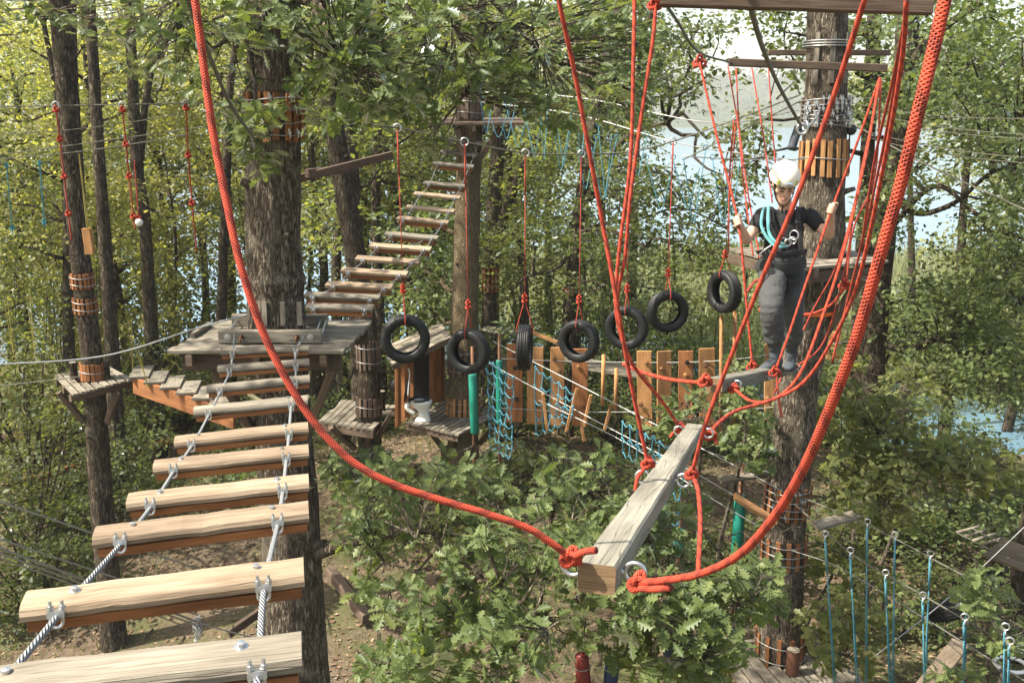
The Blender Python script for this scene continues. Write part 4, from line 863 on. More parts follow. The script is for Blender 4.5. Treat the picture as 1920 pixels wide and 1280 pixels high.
collar('back2', 538, 552, 4, WOOD_ORANGE, 'short orange slats on the crooked trunk behind the fourth tyre', 1, .5, .8, .07)
collar('right', 183, 238, 10, WOOD_BROWN, 'crowded band of slats, cables and clamps above the helmet', 6, .45, 1.1, .05, clips=9)
collar('right', 262, 330, 12, WOOD_TAN, 'long tan slats round the right trunk behind the helmet', 1, .45, 1.1, .055)
collar('right', 905, 962, 9, WOOD_ORANGE, 'upper orange slat ring low on the right trunk under the sagging rope', 4, .48, 1.08, .055, clips=2)
collar('right', 1002, 1052, 8, WOOD_ORANGE, 'lower orange slat ring on the right trunk with looped cables', 3, .48, 1.08, .055)
collar('right', 1180, 1238, 12, WOOD_ORANGE, 'slats round the foot of the right trunk on the bottom deck', 2, .0, 1., .06)
for y_, lb in ((88, 'steel wire ring round the right trunk above the spreader bars'),):
    c, r = at_py('right', y_); mb = MB()
    for k in range(3): mb.tube([c+Vector((math.cos(q)*(r+.04), math.sin(q)*(r+.04), .03*k)) for q in [2*math.pi*i/28 for i in range(29)]], .008, 6, cap=False)
    tag(mb.build('wire_ring', WIRE, smooth=True), lb, 'wire')
    root = thing('slat_collar', c, 'three pale slats under the wire ring high on the right trunk', 'slat collar')
    for q in (-2.3, -1.6, -.8): MB().plank(c+Vector((math.cos(q)*(r+.02), math.sin(q)*(r+.02), -.42)), c+Vector((math.cos(q)*(r+.02), math.sin(q)*(r+.02), .15)), .06, .02, (math.cos(q), math.sin(q), 0)).build('slat', WOOD_GREY, root)
# ------------------------------------------------------------------ small left deck, log stubs and orange stairs
zl = WY(175, 712, 14).z
cn = [WZ(100, 704, zl), WZ(135, 742, zl), WZ(252, 712, zl), WZ(205, 688, zl)]
ld = deck('platform', (cn[0], cn[1], cn[2], cn[3]), 8, .035, WOOD_GREY, 'small weathered deck round the slim leaning trunk at the left', hole=(at_z('left', zl)[0], .2))
c_, r_ = at_z('left', zl-.5)
for dx in (-.42, .42): MB().plank((c_.x+dx, c_.y-.2, zl-.13), (c_.x+dx*.4, c_.y-.05, zl-.62), .08, .08, (0, -1, 0)).build('brace', WOOD_BROWN, ld)
for px_, hh, lb in ((139, .24, 'short log stub standing left of the slim trunk on its deck'), (200, .26, 'short log stub standing right of the slim trunk on its deck')):
    p = WZ(px_, 709, zl+.02); rt = thing('log_stub', p, lb, 'log'); MB().lathe([(.055, 0), (.058, hh*.5), (.054, hh)], p, n=12).build('stem', BARK_DARK, rt, smooth=True); MB().lathe([(0, hh+.002), (.054, hh+.002)], p, n=12).build('cut_top', WOOD_GREY, rt)
rt = thing('stairs', WY(320, 740, 13.4), 'orange stringer stairs leading down from the small left deck', 'stairs')
a0, a1 = WY(252, 722, 13.6), WY(440, 788, 12.6); a0b, a1b = WY(262, 706, 14.2), WY(450, 765, 13.2)
MB().plank(a0, a1, .05, .24, (0, 0, 1), segs=3).build('stringer', WOOD_ORANGE, rt); MB().plank(a0b, a1b, .05, .24, (0, 0, 1), segs=3).build('stringer', WOOD_ORANGE, rt)
for i in range(6):
    f = (i+.35)/6.2; p = a0.lerp(a1, f)+Vector((0, -.02, .155)); q = a0b.lerp(a1b, f)+Vector((0, .02, .155)); p.z = q.z = (p.z+q.z)/2
    MB().plank(p, q, .27, .03, (0, 0, 1)).build('tread', WOOD_GREY, rt)
    MB().plank(p-Vector((-.12, 0, .08)), q-Vector((-.12, 0, .08)), .03, .13, (0, 0, 1)).build('riser', WOOD_ORANGE, rt)
# hanging wooden block with yellow cord
rt = thing('hanging_block', WY(168, 475, 11.5), 'split wooden block hanging on a yellow cord before the slim leaning trunk', 'wooden block')
MB().plank(WY(162, 428, 11.5), WY(169, 476, 11.5), .10, .07, (0, -1, 0), segs=4, jit=.004).build('block', WOOD_TAN, rt)
MB().tube([WY(148, 288, 11.5), WY(163, 430, 11.45)], .006, 5).build('cord', YELROPE, rt); MB().tube([WY(149, 288, 11.5), WY(166, 430, 11.5)], .005, 5).build('cord', YELROPE, rt)
# red knotted ropes at left
for k, (p, lb) in enumerate(((((105, 205), (112, 260), (120, 330), (128, 400), (134, 452)), 'red knotted rope hanging in front of the slim leaning trunk'), (((230, 205), (236, 270), (242, 330), (250, 405), (254, 430)), 'red knotted rope hanging left of the sunlit patched trunk'),
                       (((349, 202), (353, 290), (360, 380), (369, 474)), 'red knotted rope hanging just left of the thick braided rope'), (((252, 300), (255, 340), (260, 408)), 'short red rope with a white ball in front of the patched trunk'))):
    P = [WY(x, y, 10.5 if k < 3 else 12.5) for x, y in p]; rt = thing('knotted_rope', P[-1], lb, 'rope', 'red knotted ropes hanging at the left')
    MB().tube(cr(P, 6), .008, 7).build('strand', RED2, rt, smooth=True)
    for q in (P[:-1] if k < 3 else P[-1:]): mb = MB(); knot(mb, q, .011, .03); mb.build('knot', RED, rt, smooth=True)
    if k == 3: MB().ball(P[-1]-Vector((0, 0, .06)), .05, 12).build('ball', WHITEC, rt, smooth=True)
    else: mb = MB(); mb.torus(P[0]+Vector((0, 0, .04)), .035, .007, (0, 1, 0)); mb.build('ring', ZINC, rt, smooth=True)
for x0, y0, x1, y1, Y, lb in ((14, 560, 26, 668, 13, 'yellow loop cord hanging at the far left edge'), (56, 548, 66, 668, 13, 'second yellow cord from the left edge'), (258, 648, 276, 722, 12.5, 'yellow cord with loop above the orange stairs'), (246, 600, 250, 700, 14, 'thin yellow cord behind the orange stairs')):
    mb = MB(); a, b = WY(x0, y0, Y), WY(x1, y1, Y); mb.tube([a, b], .006, 5); mb.tube([a+Vector((-.05, 0, .02)), b+Vector((.0, 0, .05))], .005, 5); mb.torus(b-Vector((0, 0, .03)), .03, .005, (0, 1, 0), 12, 5)
    tag(mb.build('hanging_rope', YELROPE), lb, 'cord')
for x0, y0, x1, y1, lb in ((74, 305, 84, 428, 'teal cord with knots hanging left of the slim trunk'), (12, 310, 24, 440, 'teal cord hanging close to the left edge')):
    mb = MB(); a, b = WY(x0, y0, 15), WY(x1, y1, 15); mb.tube([a, b], .008, 5); knot(mb, a, .008, .03); knot(mb, a.lerp(b, .9), .008, .04); tag(mb.build('hanging_rope', TEAL), lb, 'cord')
# ------------------------------------------------------------------ long cables
cable([WY(-40, 201, 11), WY(560, 190, 10)], .007, 'upper left steel cable holding the red knotted ropes', CABLE_D)
cable([WY(-40, 252, 12), WY(330, 215, 11)], .005, 'thin grey cable crossing the slim trunk below the upper left cable', CABLE_D, s=.05)
cable([WY(-40, 296, 12), WY(380, 238, 10.8), WY(550, 205, 9.6)], .006, 'grey cable rising past the hanging block to the stout oak', CABLE_D)
cable([WY(-40, 300, 13), WY(370, 248, 11)], .006, 'lowest thin cable above the hanging wooden block', CABLE_D, s=.05)
cable([WY(-40, 685, 10), WY(190, 668, 9.8), WY(370, 615, 9.4), WY(470, 588, 9.3)], .009, 'thick steel cable running from the left edge to the square platform', STEEL)
cable([WY(-40, 728, 14), WY(150, 706, 13.5)], .009, 'cable from the left edge to the small left deck', CABLE_D)
cable([WY(-30, 930, 7), WY(390, 1072, 9.0)], .009, 'highest of the cables crossing behind the near bridge boards at lower left')
cable([WY(-30, 1000, 7), WY(440, 1157, 9.2)], .008, 'cable ending at the short brown prop at lower left')
cable([WY(-30, 1016, 6.5), WY(372, 1166, 8.6)], .011, 'upper bright cable of the close pair at lower left')
cable([WY(-30, 1026, 6.5), WY(370, 1172, 8.6)], .009, 'lower bright cable of the close pair at lower left')
cable([WY(-30, 1034, 6), WY(365, 1180, 8.4)], .006, 'thin cable just under the close pair at lower left')
cable([WY(370, 1166, 8.6), WY(440, 1186, 8.9), WY(500, 1200, 9.1)], .008, 'short cable joining the clamp cluster to the stout oak')
rt = thing('clamp_cluster', WY(372, 1190, 8.6), 'cluster of bright clamps and shackles hanging where the lower left cables meet', 'cable hardware')
for k in range(6): clamp_mb(WY(372+random.uniform(-9, 9), 1165+k*6, 8.6), (1, random.uniform(-.5, .5), -.6), 1.5).build('cable_clamp', ZINC, rt)
cable([WY(640, 232, 10.6), WY(745, 240, 12.6), WY(870, 266, 13), WY(985, 287, 13.4), WY(1090, 289, 13.8), WY(1180, 285, 14.2), WY(1262, 265, 14.4), WY(1380, 224, 14), WY(1500, 178, 12.6)], .011, 'main cable the tyres hang from, sagging between the stout oak and the right trunk', CABLE_D)
cable([WY(560, 200, 9.6), WY(640, 232, 10.6)], .010, 'short cable start beside the slat ring on the stout oak')
cable([WY(880, 172, 17.4), WY(1090, 184, 16.5), WY(1330, 230, 15), WY(1510, 205, 12.5)], .008, 'pale cable running from the tan trunk to the right trunk over the blue rope loops')
cable([WY(890, 190, 17.4), WY(1080, 215, 16), WY(1280, 270, 14.6), WY(1520, 305, 12.3)], .008, 'cable carrying the blue rope loops')
for (x0, y0, x1, y1, lb) in ((1590, 192, 1960, 222, 'highest cable running right from the collared trunk'), (1592, 202, 1960, 254, 'second highest cable running right from the collared trunk'), (1600, 212, 1960, 262, 'middle cable running right from the collared trunk'), (1605, 240, 1960, 298, 'fourth cable running right from the collared trunk'), (1610, 252, 1960, 308, 'lowest light cable running right from the collared trunk')):
    cable([WY(x0, y0, 12.3), WY(x1, y1, 8.5)], .0045, lb, CABLE_D, s=.06)
cable([WY(1570, 215, 12), WY(1720, 300, 11), WY(1960, 410, 9)], .009, 'dark cable dropping to the right edge from the collared trunk', CABLE_D)
cable([WY(1280, 300, 14), WY(1400, 240, 13), WY(1500, 190, 12.2)], .009, 'dark cable rising to the collared trunk behind the thin red ropes', CABLE_D)
cable([WY(1280, 292, 12), WY(1575, 295, 12.1)], .007, 'thin wire crossing behind the helmet', s=.04)
cable([W(1396, -30, 4.2), W(1430, 90, 6), W(1465, 170, 8.5), W(1502, 236, 10.8)], .016, 'thick olive cable descending steeply to the shackle left of the collared trunk', CABLE_D)
cable([W(345, -20, 3.0), W(385, 85, 3.6), W(432, 195, 4.8), W(478, 262, 6.5)], .009, 'olive cable dropping behind the thick braided rope at the left', CABLE_D)
cable([W(1235, -10, 6), W(1270, 40, 7.5), W(1310, 98, 9.5), W(1372, 118, 11)], .012, 'grey sling cable from the near overhead beam to the spreader bar', CABLE_D)
mb = MB(); mb.torus(W(1504, 242, 10.85), .055, .014, (.2, 1, .1)); mb.torus(W(1510, 236, 10.9), .05, .012, (1, .3, 0)); mb.tube(cr([W(1512, 240, 10.9), W(1522, 232, 11.1), W(1534, 215, 11.5), W(1538, 195, 11.85)], 5), .014, 7)
tag(mb.build('shackle', ZINC, smooth=True), 'bright steel shackle and thimble left of the collared trunk', 'shackle')
cable([WY(925, 640, 15.5), WY(1160, 760, 13.5), WY(1420, 895, 12), WY(1490, 935, 11.9)], .008, 'upper pale cable slanting down from the toilet deck to the right trunk')
cable([WY(900, 672, 15.5), WY(1110, 785, 13.6), WY(1310, 890, 12.2), WY(1470, 985, 11.9)], .008, 'middle pale cable slanting down behind the wooden stakes')
cable([WY(1010, 750, 14.2), WY(1170, 828, 13.2), WY(1320, 925, 12.3), WY(1420, 985, 11.9)], .007, 'lowest pale cable slanting down below the wooden stakes')
cable([WY(1310, 840, 12.3), WY(1450, 888, 12)], .007, 'short cable passing the hanging step left of the right trunk')
cable([WY(1500, 930, 11.8), WY(1640, 990, 10.6), WY(1810, 1080, 9.2), WY(1960, 1150, 8)], .009, 'upper cable holding the blue hanging ropes at lower right', CABLE_D)
cable([WY(1490, 945, 11.8), WY(1600, 1040, 10.2), WY(1730, 1115, 9), WY(1960, 1250, 7.2)], .009, 'lower cable holding the blue hanging ropes at lower right', CABLE_D)
cable([WY(1480, 1030, 11.7), WY(1570, 1062, 11), WY(1720, 1150, 9.4), WY(1960, 1300, 7)], .006, 'thin cable with a red clip at lower right')
cable([WY(1960, 950, 10.5), WY(1790, 1110, 10), WY(1640, 1230, 9.4)], .006, 'thin line crossing the sandy path at lower right')
cable([WY(1240, 1265, 8), WY(1420, 1165, 9.5)], .006, 'pale line slanting over the leaves to the bottom deck')
# ------------------------------------------------------------------ tyres
def tyre_proto():
    rt = thing('tyre_swing', (0, 0, 0), 'x', 'tyre', 'tyres hanging in a row on red ropes')
    R = .31; prof = [(.186, -.052), (.190, -.068), (.205, -.080), (.232, -.089), (.262, -.090), (.286, -.083), (.299, -.073), (.305, -.060), (.308, -.048), (.301, -.046), (.301, -.038), (.309, -.036), (.311, -.018), (.303, -.016), (.303, -.006), (.312, -.004),
            (.312, .004), (.303, .006), (.303, .016), (.311, .018), (.309, .036), (.301, .038), (.301, .046), (.308, .048), (.305, .060), (.299, .073), (.286, .083), (.262, .090), (.232, .089), (.205, .080), (.190, .068), (.186, .052), (.196, .050), (.235, .074), (.285, .066), (.294, 0), (.285, -.066), (.235, -.074), (.196, -.050)]
    o = MB().lathe(prof, (0, 0, -R-.0), (0, 1, 0), 56, True, ref=(1, 0, 0)).build('tyre', TYRE, rt, smooth=True)
    mb = MB()
    for k in range(56):
        an = 2*math.pi*k/56
        for s_ in (-1, 1):
            c = Vector((math.cos(an)*.303, s_*.062, math.sin(an)*.303-R)); u = Vector((math.cos(an), s_*.5, math.sin(an))).normalized(); mb.plank(c-Vector((0, s_*.011, 0)), c+Vector((0, s_*.011, 0))-u*.004, .016, .012, u, segs=1, bev=.05)
    mb.build('tread_blocks', TYRE, rt)['kind'] = 'stuff'
    return rt
tp_ = tyre_proto()
TY = [(759, 590, 12.5, 8, 'first tyre from the left, hanging face on above the hut roof', 745, 240, 12.6, 545), (878, 617, 12.8, -24, 'second tyre from the left, hanging before the tan trunk', 871, 266, 13., 575),
      (984, 609, 13.1, 83, 'third tyre from the left, seen edge on with its tread towards the viewer', 985, 287, 13.4, 563), (1086, 600, 13.5, -30, 'fourth tyre from the left, hanging above the right boards of the first group', 1090, 289, 13.8, 565),
      (1176, 574, 13.8, -22, 'fifth tyre, crossed by the pair of thin red ropes', 1180, 285, 14.2, 545), (1253, 545, 14.1, 12, 'sixth tyre, highest of those left of the person, round and face on', 1262, 265, 14.4, 515), (1360, 507, 14.4, -62, 'seventh tyre, turned sideways just left of the person', 1380, 224, 14., 480)]
for k, (px, ty, Y, yaw, lb, cx, cy, cY, ky) in enumerate(TY):
    top = WY(px, ty, Y); r = tp_ if k == 0 else dup(tp_, top)
    r.location = top; r['label'] = lb; r.rotation_euler = (0, 0, math.radians(yaw)); r.scale = ((1.02, .97, 1.0, .96, 1.0, .98, 1.01)[k],)*3
    rr = thing('tyre_rope', top, ['thin red rope of the first tyre', 'thin red rope of the second tyre before the tan trunk', 'thin red rope spread over the edge on tyre', 'thin red rope of the fourth tyre', 'thin red rope of the fifth tyre', 'thin red rope of the sixth tyre', 'thin red rope of the sideways seventh tyre'][k], 'rope', 'red ropes carrying the tyres')
    c = WY(cx, cy+3, cY); kn = WY(px-(0 if k else 3), ky, Y)
    q = c.lerp(kn, .28); MB().tube([c, q], .011, 6).build('doubled_top', RED2, rr, smooth=True); MB().tube([q, kn], .006, 6).build('strand', RED2, rr, smooth=True)
    mb = MB(); mb.torus(c+Vector((0, 0, .02)), .05, .01, (0, 1, 0), 14, 5); mb.build('ring', ZINC, rr, smooth=True)
    mb = MB(); knot(mb, kn, .013, .035); knot(mb, kn+Vector((0, 0, .06)), .013, .03); mb.build('knot', RED, rr, smooth=True)
    ca, sa = math.cos(math.radians(yaw)), math.sin(math.radians(yaw)); ax = Vector((-sa, ca, 0))
    loop = [kn, top+ax*.10+Vector((0, 0, -.01)), top+ax*.095+Vector((0, 0, -.10)), top+Vector((0, 0, -.13)), top-ax*.095+Vector((0, 0, -.10)), top-ax*.10+Vector((0, 0, -.01)), kn]
    MB().tube(cr(loop, 4), .008, 6).build('loop', RED2, rr, smooth=True)
# ------------------------------------------------------------------ climbing boards
CB = [(950, 980, 645, 790, 'first climbing board from the left beside the blue net'), (989, 1019, 651, 794, 'second climbing board, partly behind the edge on tyre'), (1032, 1058, 651, 797, 'third climbing board with two dark holes'), (1072, 1102, 654, 797, 'fourth climbing board, below the fourth tyre'),
      (1194, 1222, 658, 800, 'fifth climbing board, first right of the thin red ropes'), (1232, 1259, 658, 800, 'sixth climbing board, second right of the thin red ropes'), (1272, 1299, 658, 800, 'seventh climbing board, third right of the thin red ropes'), (1310, 1340, 653, 796, 'eighth climbing board with bolt heads behind the far beam end'),
      (1434, 1453, 645, 787, 'ninth climbing board, half behind the right trunk'), (1529, 1541, 628, 676, 'narrow end of a climbing board right of the right trunk'), (1550, 1576, 622, 672, 'short climbing board behind the thick braided rope')]
cable([WY(940, 672, 15.4), WY(1100, 678, 15.2), WY(1350, 676, 14.6), WY(1590, 640, 14)], .007, 'thin cable threading the tops of the climbing boards')
cable([WY(940, 765, 15.4), WY(1100, 772, 15.2), WY(1350, 770, 14.6), WY(1460, 762, 14)], .007, 'thin cable threading the lower ends of the climbing boards')
for k, (xa, xb, ya, yb, lb) in enumerate(CB):
    Y = 15.5-(xa-950)/400*.9; t = WY((xa+xb)/2, ya, Y); b = WY((xa+xb)/2+random.uniform(-2, 2), yb, Y); w = (xb-xa)/F*Y*1.02
    rt = thing('climbing_board', b, lb, 'climbing board', 'orange climbing boards hung side by side'); nrm = Vector((random.uniform(-.18, .18), -1, 0))
    MB().plank(b, t, w, .045, nrm, segs=6, jit=.004).build('board', WOOD_TAN if k % 3 else WOOD_ORANGE, rt)
    for f in ((.25, .78) if k % 2 else (.3, .7, .86)):
        p = b.lerp(t, f)+Vector((random.uniform(-.28, .28)*w, -.034, 0)); bolt_mb(p, nrm, .028, .03).build('hold', random.choice([BLACKP, WOOD_TAN, RUST]), rt)
for x, y0, y1, lb in ((1132, 665, 760, 'upright thin pole left of the fifth tyre foot'), (1156, 690, 770, 'upright thin pole right of the first group of boards'), (1353, 590, 815, 'thin upright pole left of the walking person'), (1378, 582, 800, 'thin upright pole nearest the legs of the person')):
    tag(MB().tube([WY(x, y0, 14.6), WY(x-2, y1, 14.6)], .03, 8).build('pole', WOOD_TAN, smooth=True), lb, 'pole')
# stakes hanging on the slanting cables
for x0, y0, x1, y1, lb in ((1018, 738, 1026, 806, 'leftmost wooden stake on the slanting cables'), (1082, 728, 1062, 808, 'leaning stake right of the leftmost stake'), (1108, 740, 1094, 800, 'middle stake tilted to the left'), (1088, 778, 1095, 826, 'short low stake under the middle one'), (1146, 758, 1134, 805, 'rightmost wooden stake on the slanting cables')):
    tag(MB().plank(WY(x0, y0, 13.8), WY(x1, y1, 13.8), .045, .045, (0, -1, 0), segs=2).build('wooden_stake', WOOD_TAN), lb, 'stake', 'wooden stakes on the slanting cables')
# ------------------------------------------------------------------ blue nets and rope loops
def net(corn, nr, nc, label, r=.0085):
    tl, tr, br, bl = [Vector(c) for c in corn]; rt = thing('cargo_net', bl.lerp(br, .5), label, 'cargo net')
    G = [[tl.lerp(tr, j/nc).lerp(bl.lerp(br, j/nc), i/nr)+Vector((random.uniform(-.02, .02), random.uniform(-.04, .04), random.uniform(-.02, .02))) for j in range(nc+1)] for i in range(nr+1)]
    for j in range(nc+1): MB().tube(cr([G[i][j] for i in range(nr+1)], 4), r, 6).build('upright_rope', BLUE, rt, smooth=True)
    for i in range(nr+1):
        pts = []
        for j in range(nc): a, b = G[i][j], G[i][j+1]; pts += [a, a.lerp(b, .5)-Vector((0, 0, .05))]
        MB().tube(cr(pts+[G[i][nc]], 3), r, 6).build('cross_rope', BLUE, rt, smooth=True)
    mb = MB()
    for row in G:
        for p in row: mb.ball(p, r*2.4, 6)
    mb.build('knots', BLUE, rt, smooth=True)['kind'] = 'stuff'
net((WY(913, 672, 15.2), WY(962, 705, 14.4), WY(958, 858, 14.4), WY(918, 838, 15.2)), 8, 4, 'blue knotted cargo net hanging right of the green pole')
net((WY(1004, 690, 14.6), WY(1076, 738, 13.8), WY(1068, 788, 13.8), WY(1006, 812, 14.6)), 4, 5, 'blue cargo net hanging before the second to fourth climbing boards')
net((WY(1168, 790, 12.4), WY(1254, 835, 11.4), WY(1252, 880, 11.4), WY(1168, 850, 12.4)), 2, 6, 'short blue net strung on the pale cable left of the near beam')
net((WY(1225, 855, 11.4), WY(1285, 890, 10.8), WY(1270, 985, 10.8), WY(1222, 930, 11.4)), 4, 4, 'ragged blue net seen through the leaves left of the near beam')
bl = [(900, 168, 935, 258), (925, 178, 912, 250), (948, 196, 972, 276), (965, 206, 950, 262), (985, 214, 1002, 292), (1027, 206, 1020, 300), (1042, 218, 1058, 310), (1072, 214, 1052, 318), (1096, 236, 1090, 306), (1118, 262, 1098, 355), (1122, 238, 1136, 372), (1156, 262, 1130, 374), (1212, 258, 1196, 330), (1212, 300, 1240, 395), (1262, 300, 1290, 392), (1323, 282, 1300, 420), (1336, 300, 1356, 420), (1388, 300, 1372, 400)]
wd_ = ['first', 'second', 'third', 'fourth', 'fifth', 'sixth', 'seventh', 'eighth', 'ninth', 'tenth', 'eleventh', 'twelfth', 'thirteenth', 'fourteenth', 'fifteenth', 'sixteenth', 'seventeenth', 'eighteenth']
for k, (x0, y0, x1, y1) in enumerate(bl):
    Y = 17-(x0-900)/500*3.5; a = WY(x0, y0, Y); m_ = WY(x1, y1, Y-.2); b = WY(x0+2*(x1-x0)*.9, y0+14, Y-.3)
    o = MB().tube(cr([a, a.lerp(m_, .55)+Vector((0, 0, -.03)), m_, b.lerp(m_, .5), b], 5), .0065, 6); o.torus(a+Vector((0, 0, .04)), .035, .007, (0, 1, 0), 10, 5)
    tag(o.build('rope_loop', BLUE, smooth=True), 'blue rope loop under the cable right of the tan trunk, %s from the left' % wd_[k], 'rope', 'blue rope loops hanging from the high cable')
br = [(1547, 1008, 1565, 1310, 9.8, 'leftmost blue hanging rope beside the right trunk'), (1594, 1040, 1607, 1310, 9.0, 'second blue hanging rope right of the right trunk'), (1626, 985, 1622, 1310, 10.4, 'tallest blue hanging rope, third from the right trunk'), (1660, 1082, 1668, 1310, 8.8, 'short topped blue rope, fourth from the right trunk'),
      (1678, 1010, 1672, 1310, 9.6, 'blue rope crossing over the short topped one'), (1744, 1046, 1732, 1310, 9.0, 'sixth blue rope hanging over the sandy path'), (1730, 1125, 1733, 1310, 8.0, 'seventh blue rope with low clip over the sandy path'), (1812, 1090, 1806, 1310, 8.3, 'eighth blue rope beside the black ground tyre'),
      (1808, 1166, 1804, 1310, 7.6, 'ninth blue rope with low clip left of the corner sapling'), (1884, 1185, 1880, 1310, 7.2, 'tenth blue rope among the corner leaves'), (1892, 1212, 1888, 1310, 7.0, 'rightmost blue rope with low clip in the corner')]
for x0, y0, x1, y1, Y, lb in br:
    a, b = WY(x0, y0, Y), WY(x1, y1, Y); rt = thing('hanging_rope', b, lb, 'rope', 'blue ropes hanging at the lower right')
    m_ = a.lerp(b, .22); MB().tube([a, m_], .011, 7).build('whipped_eye', BLUE, rt, smooth=True); MB().tube([m_, b], .0055, 6).build('strand', BLUE, rt, smooth=True); MB().tube([m_, b+Vector((.03, .02, 0))], .0055, 6).build('strand', TEAL, rt, smooth=True)
    mb = MB(); mb.torus(a+Vector((0, 0, .05)), .03, .007, (.4, 1, 0), 14, 5); mb.torus(a+Vector((0, 0, .0)), .028, .006, (1, -.3, 0), 14, 5); mb.build('carabiner', ZINC, rt, smooth=True)
# ------------------------------------------------------------------ hut, toilet and their decks
zt = WY(800, 792, 17.0).z
dk = deck('platform', (WZ(755, 790, zt), WZ(852, 815, zt), WZ(985, 755, zt), WZ(800, 748, zt)), 2, .04, WOOD_GREY, 'deck carrying the toilet and the tan trunk', joist=False) if 0 else None
pA, pB, pC, pD = WZ(762, 793, zt), WZ(860, 816, zt), WZ(950, 770, zt), WZ(830, 752, zt)
dk = deck('platform', (pB, pC, pD, pA), 11, .04, WOOD_GREY, 'deck carrying the white toilet and the tan trunk', 'platform', hole=(at_z('centre', zt)[0], .33), joist=False)
for a_, b_ in ((pA, pB), (pD, pC)): MB().plank(a_-Vector((0, -.1, .09)), b_-Vector((0, -.1, .09)), .08, .12, (0, 0, 1)).build('joist', WOOD_BROWN, dk)
for a_, b_ in (((800, 800), (838, 850)), ((855, 815), (835, 848)), ((935, 790), (900, 830))): MB().plank(WY(*a_, 16.9), WY(*b_, 17.5), .08, .10, (0, -1, 0)).build('brace', WOOD_BROWN, dk)
MB().tube([WY(835, 840, 17.6), gp(WY(835, 840, 17.6).x, 17.6)], .09, 10).build('post', WOOD_BROWN, dk)
qa, qb, qc, qd = WZ(596, 790, zt), WZ(700, 806, zt), WZ(745, 762, zt), WZ(640, 750, zt)
dl = deck('platform', (qb, qc, qd, qa), 9, .04, WOOD_GREY, 'deck left of the hut with the leaning trunk through it', hole=(at_z('hutleft', zt)[0], .27), joist=False)
MB().plank(qa-Vector((0, -.05, .10)), qb-Vector((0, -.05, .10)), .07, .14, (0, 0, 1)).build('joist', WOOD_BROWN, dl)
for a_, b_ in (((620, 800), (665, 840)), ((735, 775), (700, 830)), ((690, 805), (690, 850))): MB().plank(WY(*a_, 16.7), WY(*b_, 17.2), .09, .10, (0, -1, 0)).build('brace', WOOD_BROWN, dl)
c = WZ(716, 768, zt+.02); rt = thing('log_stub', c, 'dark log stub beside the leaning trunk on the hut deck', 'log'); MB().lathe([(.07, 0), (.07, .36)], c, n=12).build('stem', BARK_DARK, rt, smooth=True); MB().lathe([(0, .362), (.07, .362)], c, n=12).build('cut_top', WOOD_GREY, rt)
ht = thing('hut', WY(780, 790, 17.2), 'small orange boarded privy hut with a slanting shingle roof behind the toilet', 'hut')
for k in range(4):
    x = 743+k*8.2; MB().plank(WY(x+4, 797-k*7, 16.7+k*.34), WY(x+4, 668-k*3, 16.7+k*.34), .10, .03, (-.3, -1, 0), segs=3).build('wall_board', WOOD_ORANGE, ht)
for k in range(4):
    x = 806+k*7; MB().plank(WY(x+3, 757-k*2, 17.5+k*.25), WY(x+3, 640-k*2, 17.5+k*.25), .078, .03, (.1, -1, 0), segs=3).build('wall_board', WOOD_ORANGE, ht)
MB().plank(WY(789, 768, 18.3), WY(789, 645, 18.3), .34, .03, (0, -1, 0)).build('dark_interior', BLACKP, ht)  # black sheet standing for the shade inside the hut
MB().plank(WY(744, 800, 16.65), WY(744, 662, 16.65), .06, .06, (0, -1, 0)).build('corner_post', WOOD_ORANGE, ht)
ra, rb, rc, rd = WY(735, 684, 16.4), WY(845, 632, 16.8), WY(828, 606, 18.6), WY(722, 652, 18.2)
for i in range(6):
    for j in range(7):
        f0, f1 = i/6, (i+1)/6; g0, g1 = j/7, (j+1)/7-.006
        P = lambda f, g: ra.lerp(rb, g).lerp(rd.lerp(rc, g), f)
        a_, b_ = P((f0+f1)/2, g0), P((f0+f1)/2, g1); up = (rb-ra).cross(rd-ra).normalized(); up = up if up.z > 0 else -up
        MB().plank(a_+up*(.012*(i % 2)+random.uniform(0, .008)), b_+up*(.012*(i % 2)), (P(f1, g0)-P(f0, g0)).length*1.12, .018, up, segs=1).build('shingle', WOOD_GREY, ht)
MB().plank(ra-Vector((0, .03, .04)), rb-Vector((0, .03, .04)), .03, .09, (0, 0, 1)).build('fascia', WOOD_BROWN, ht)
MB().tube(cr([WY(765, 690, 16.8), WY(768, 700, 16.8), WY(766, 725, 16.8), WY(765, 742, 16.8)], 4), .012, 6).build('pipe', WHITEC, ht, smooth=True)
# second roof behind
rt = thing('shelter_roof', WY(950, 630, 18.6), 'low board roof behind the tyres right of the tan trunk', 'roof')
for j in range(6):
    a_ = WY(905+j*12, 622+j*1.5, 18); b_ = WY(915+j*12, 612+j*1.5, 19.4); MB().plank(a_, b_, .11, .03, (0, 0, 1)).build('roof_board', WOOD_GREY, rt)
for x in (905, 970): MB().plank(WY(x, 622, 18.1), WY(x, 720, 18.1), .08, .08, (0, -1, 0)).build('post', WOOD_BROWN, rt)
rt = deck('platform', (WY(1085, 690, 17.6), WY(1230, 712, 16.4), WY(1205, 690, 18.2), WY(1060, 668, 19)), 6, .04, WOOD_GREY, 'grey plank walkway behind the fourth tyre')
rt = thing('handrail', WY(1040, 640, 17.4), 'slanting pale rail right of the edge on tyre', 'rail'); MB().plank(WY(995, 622, 17.4), WY(1045, 642, 17.2), .07, .06, (0, 0, 1)).build('rail', WOOD_TAN, rt); MB().plank(WY(1046, 640, 17.2), WY(1048, 690, 17.2), .07, .07, (0, -1, 0)).build('post', WOOD_BROWN, rt)
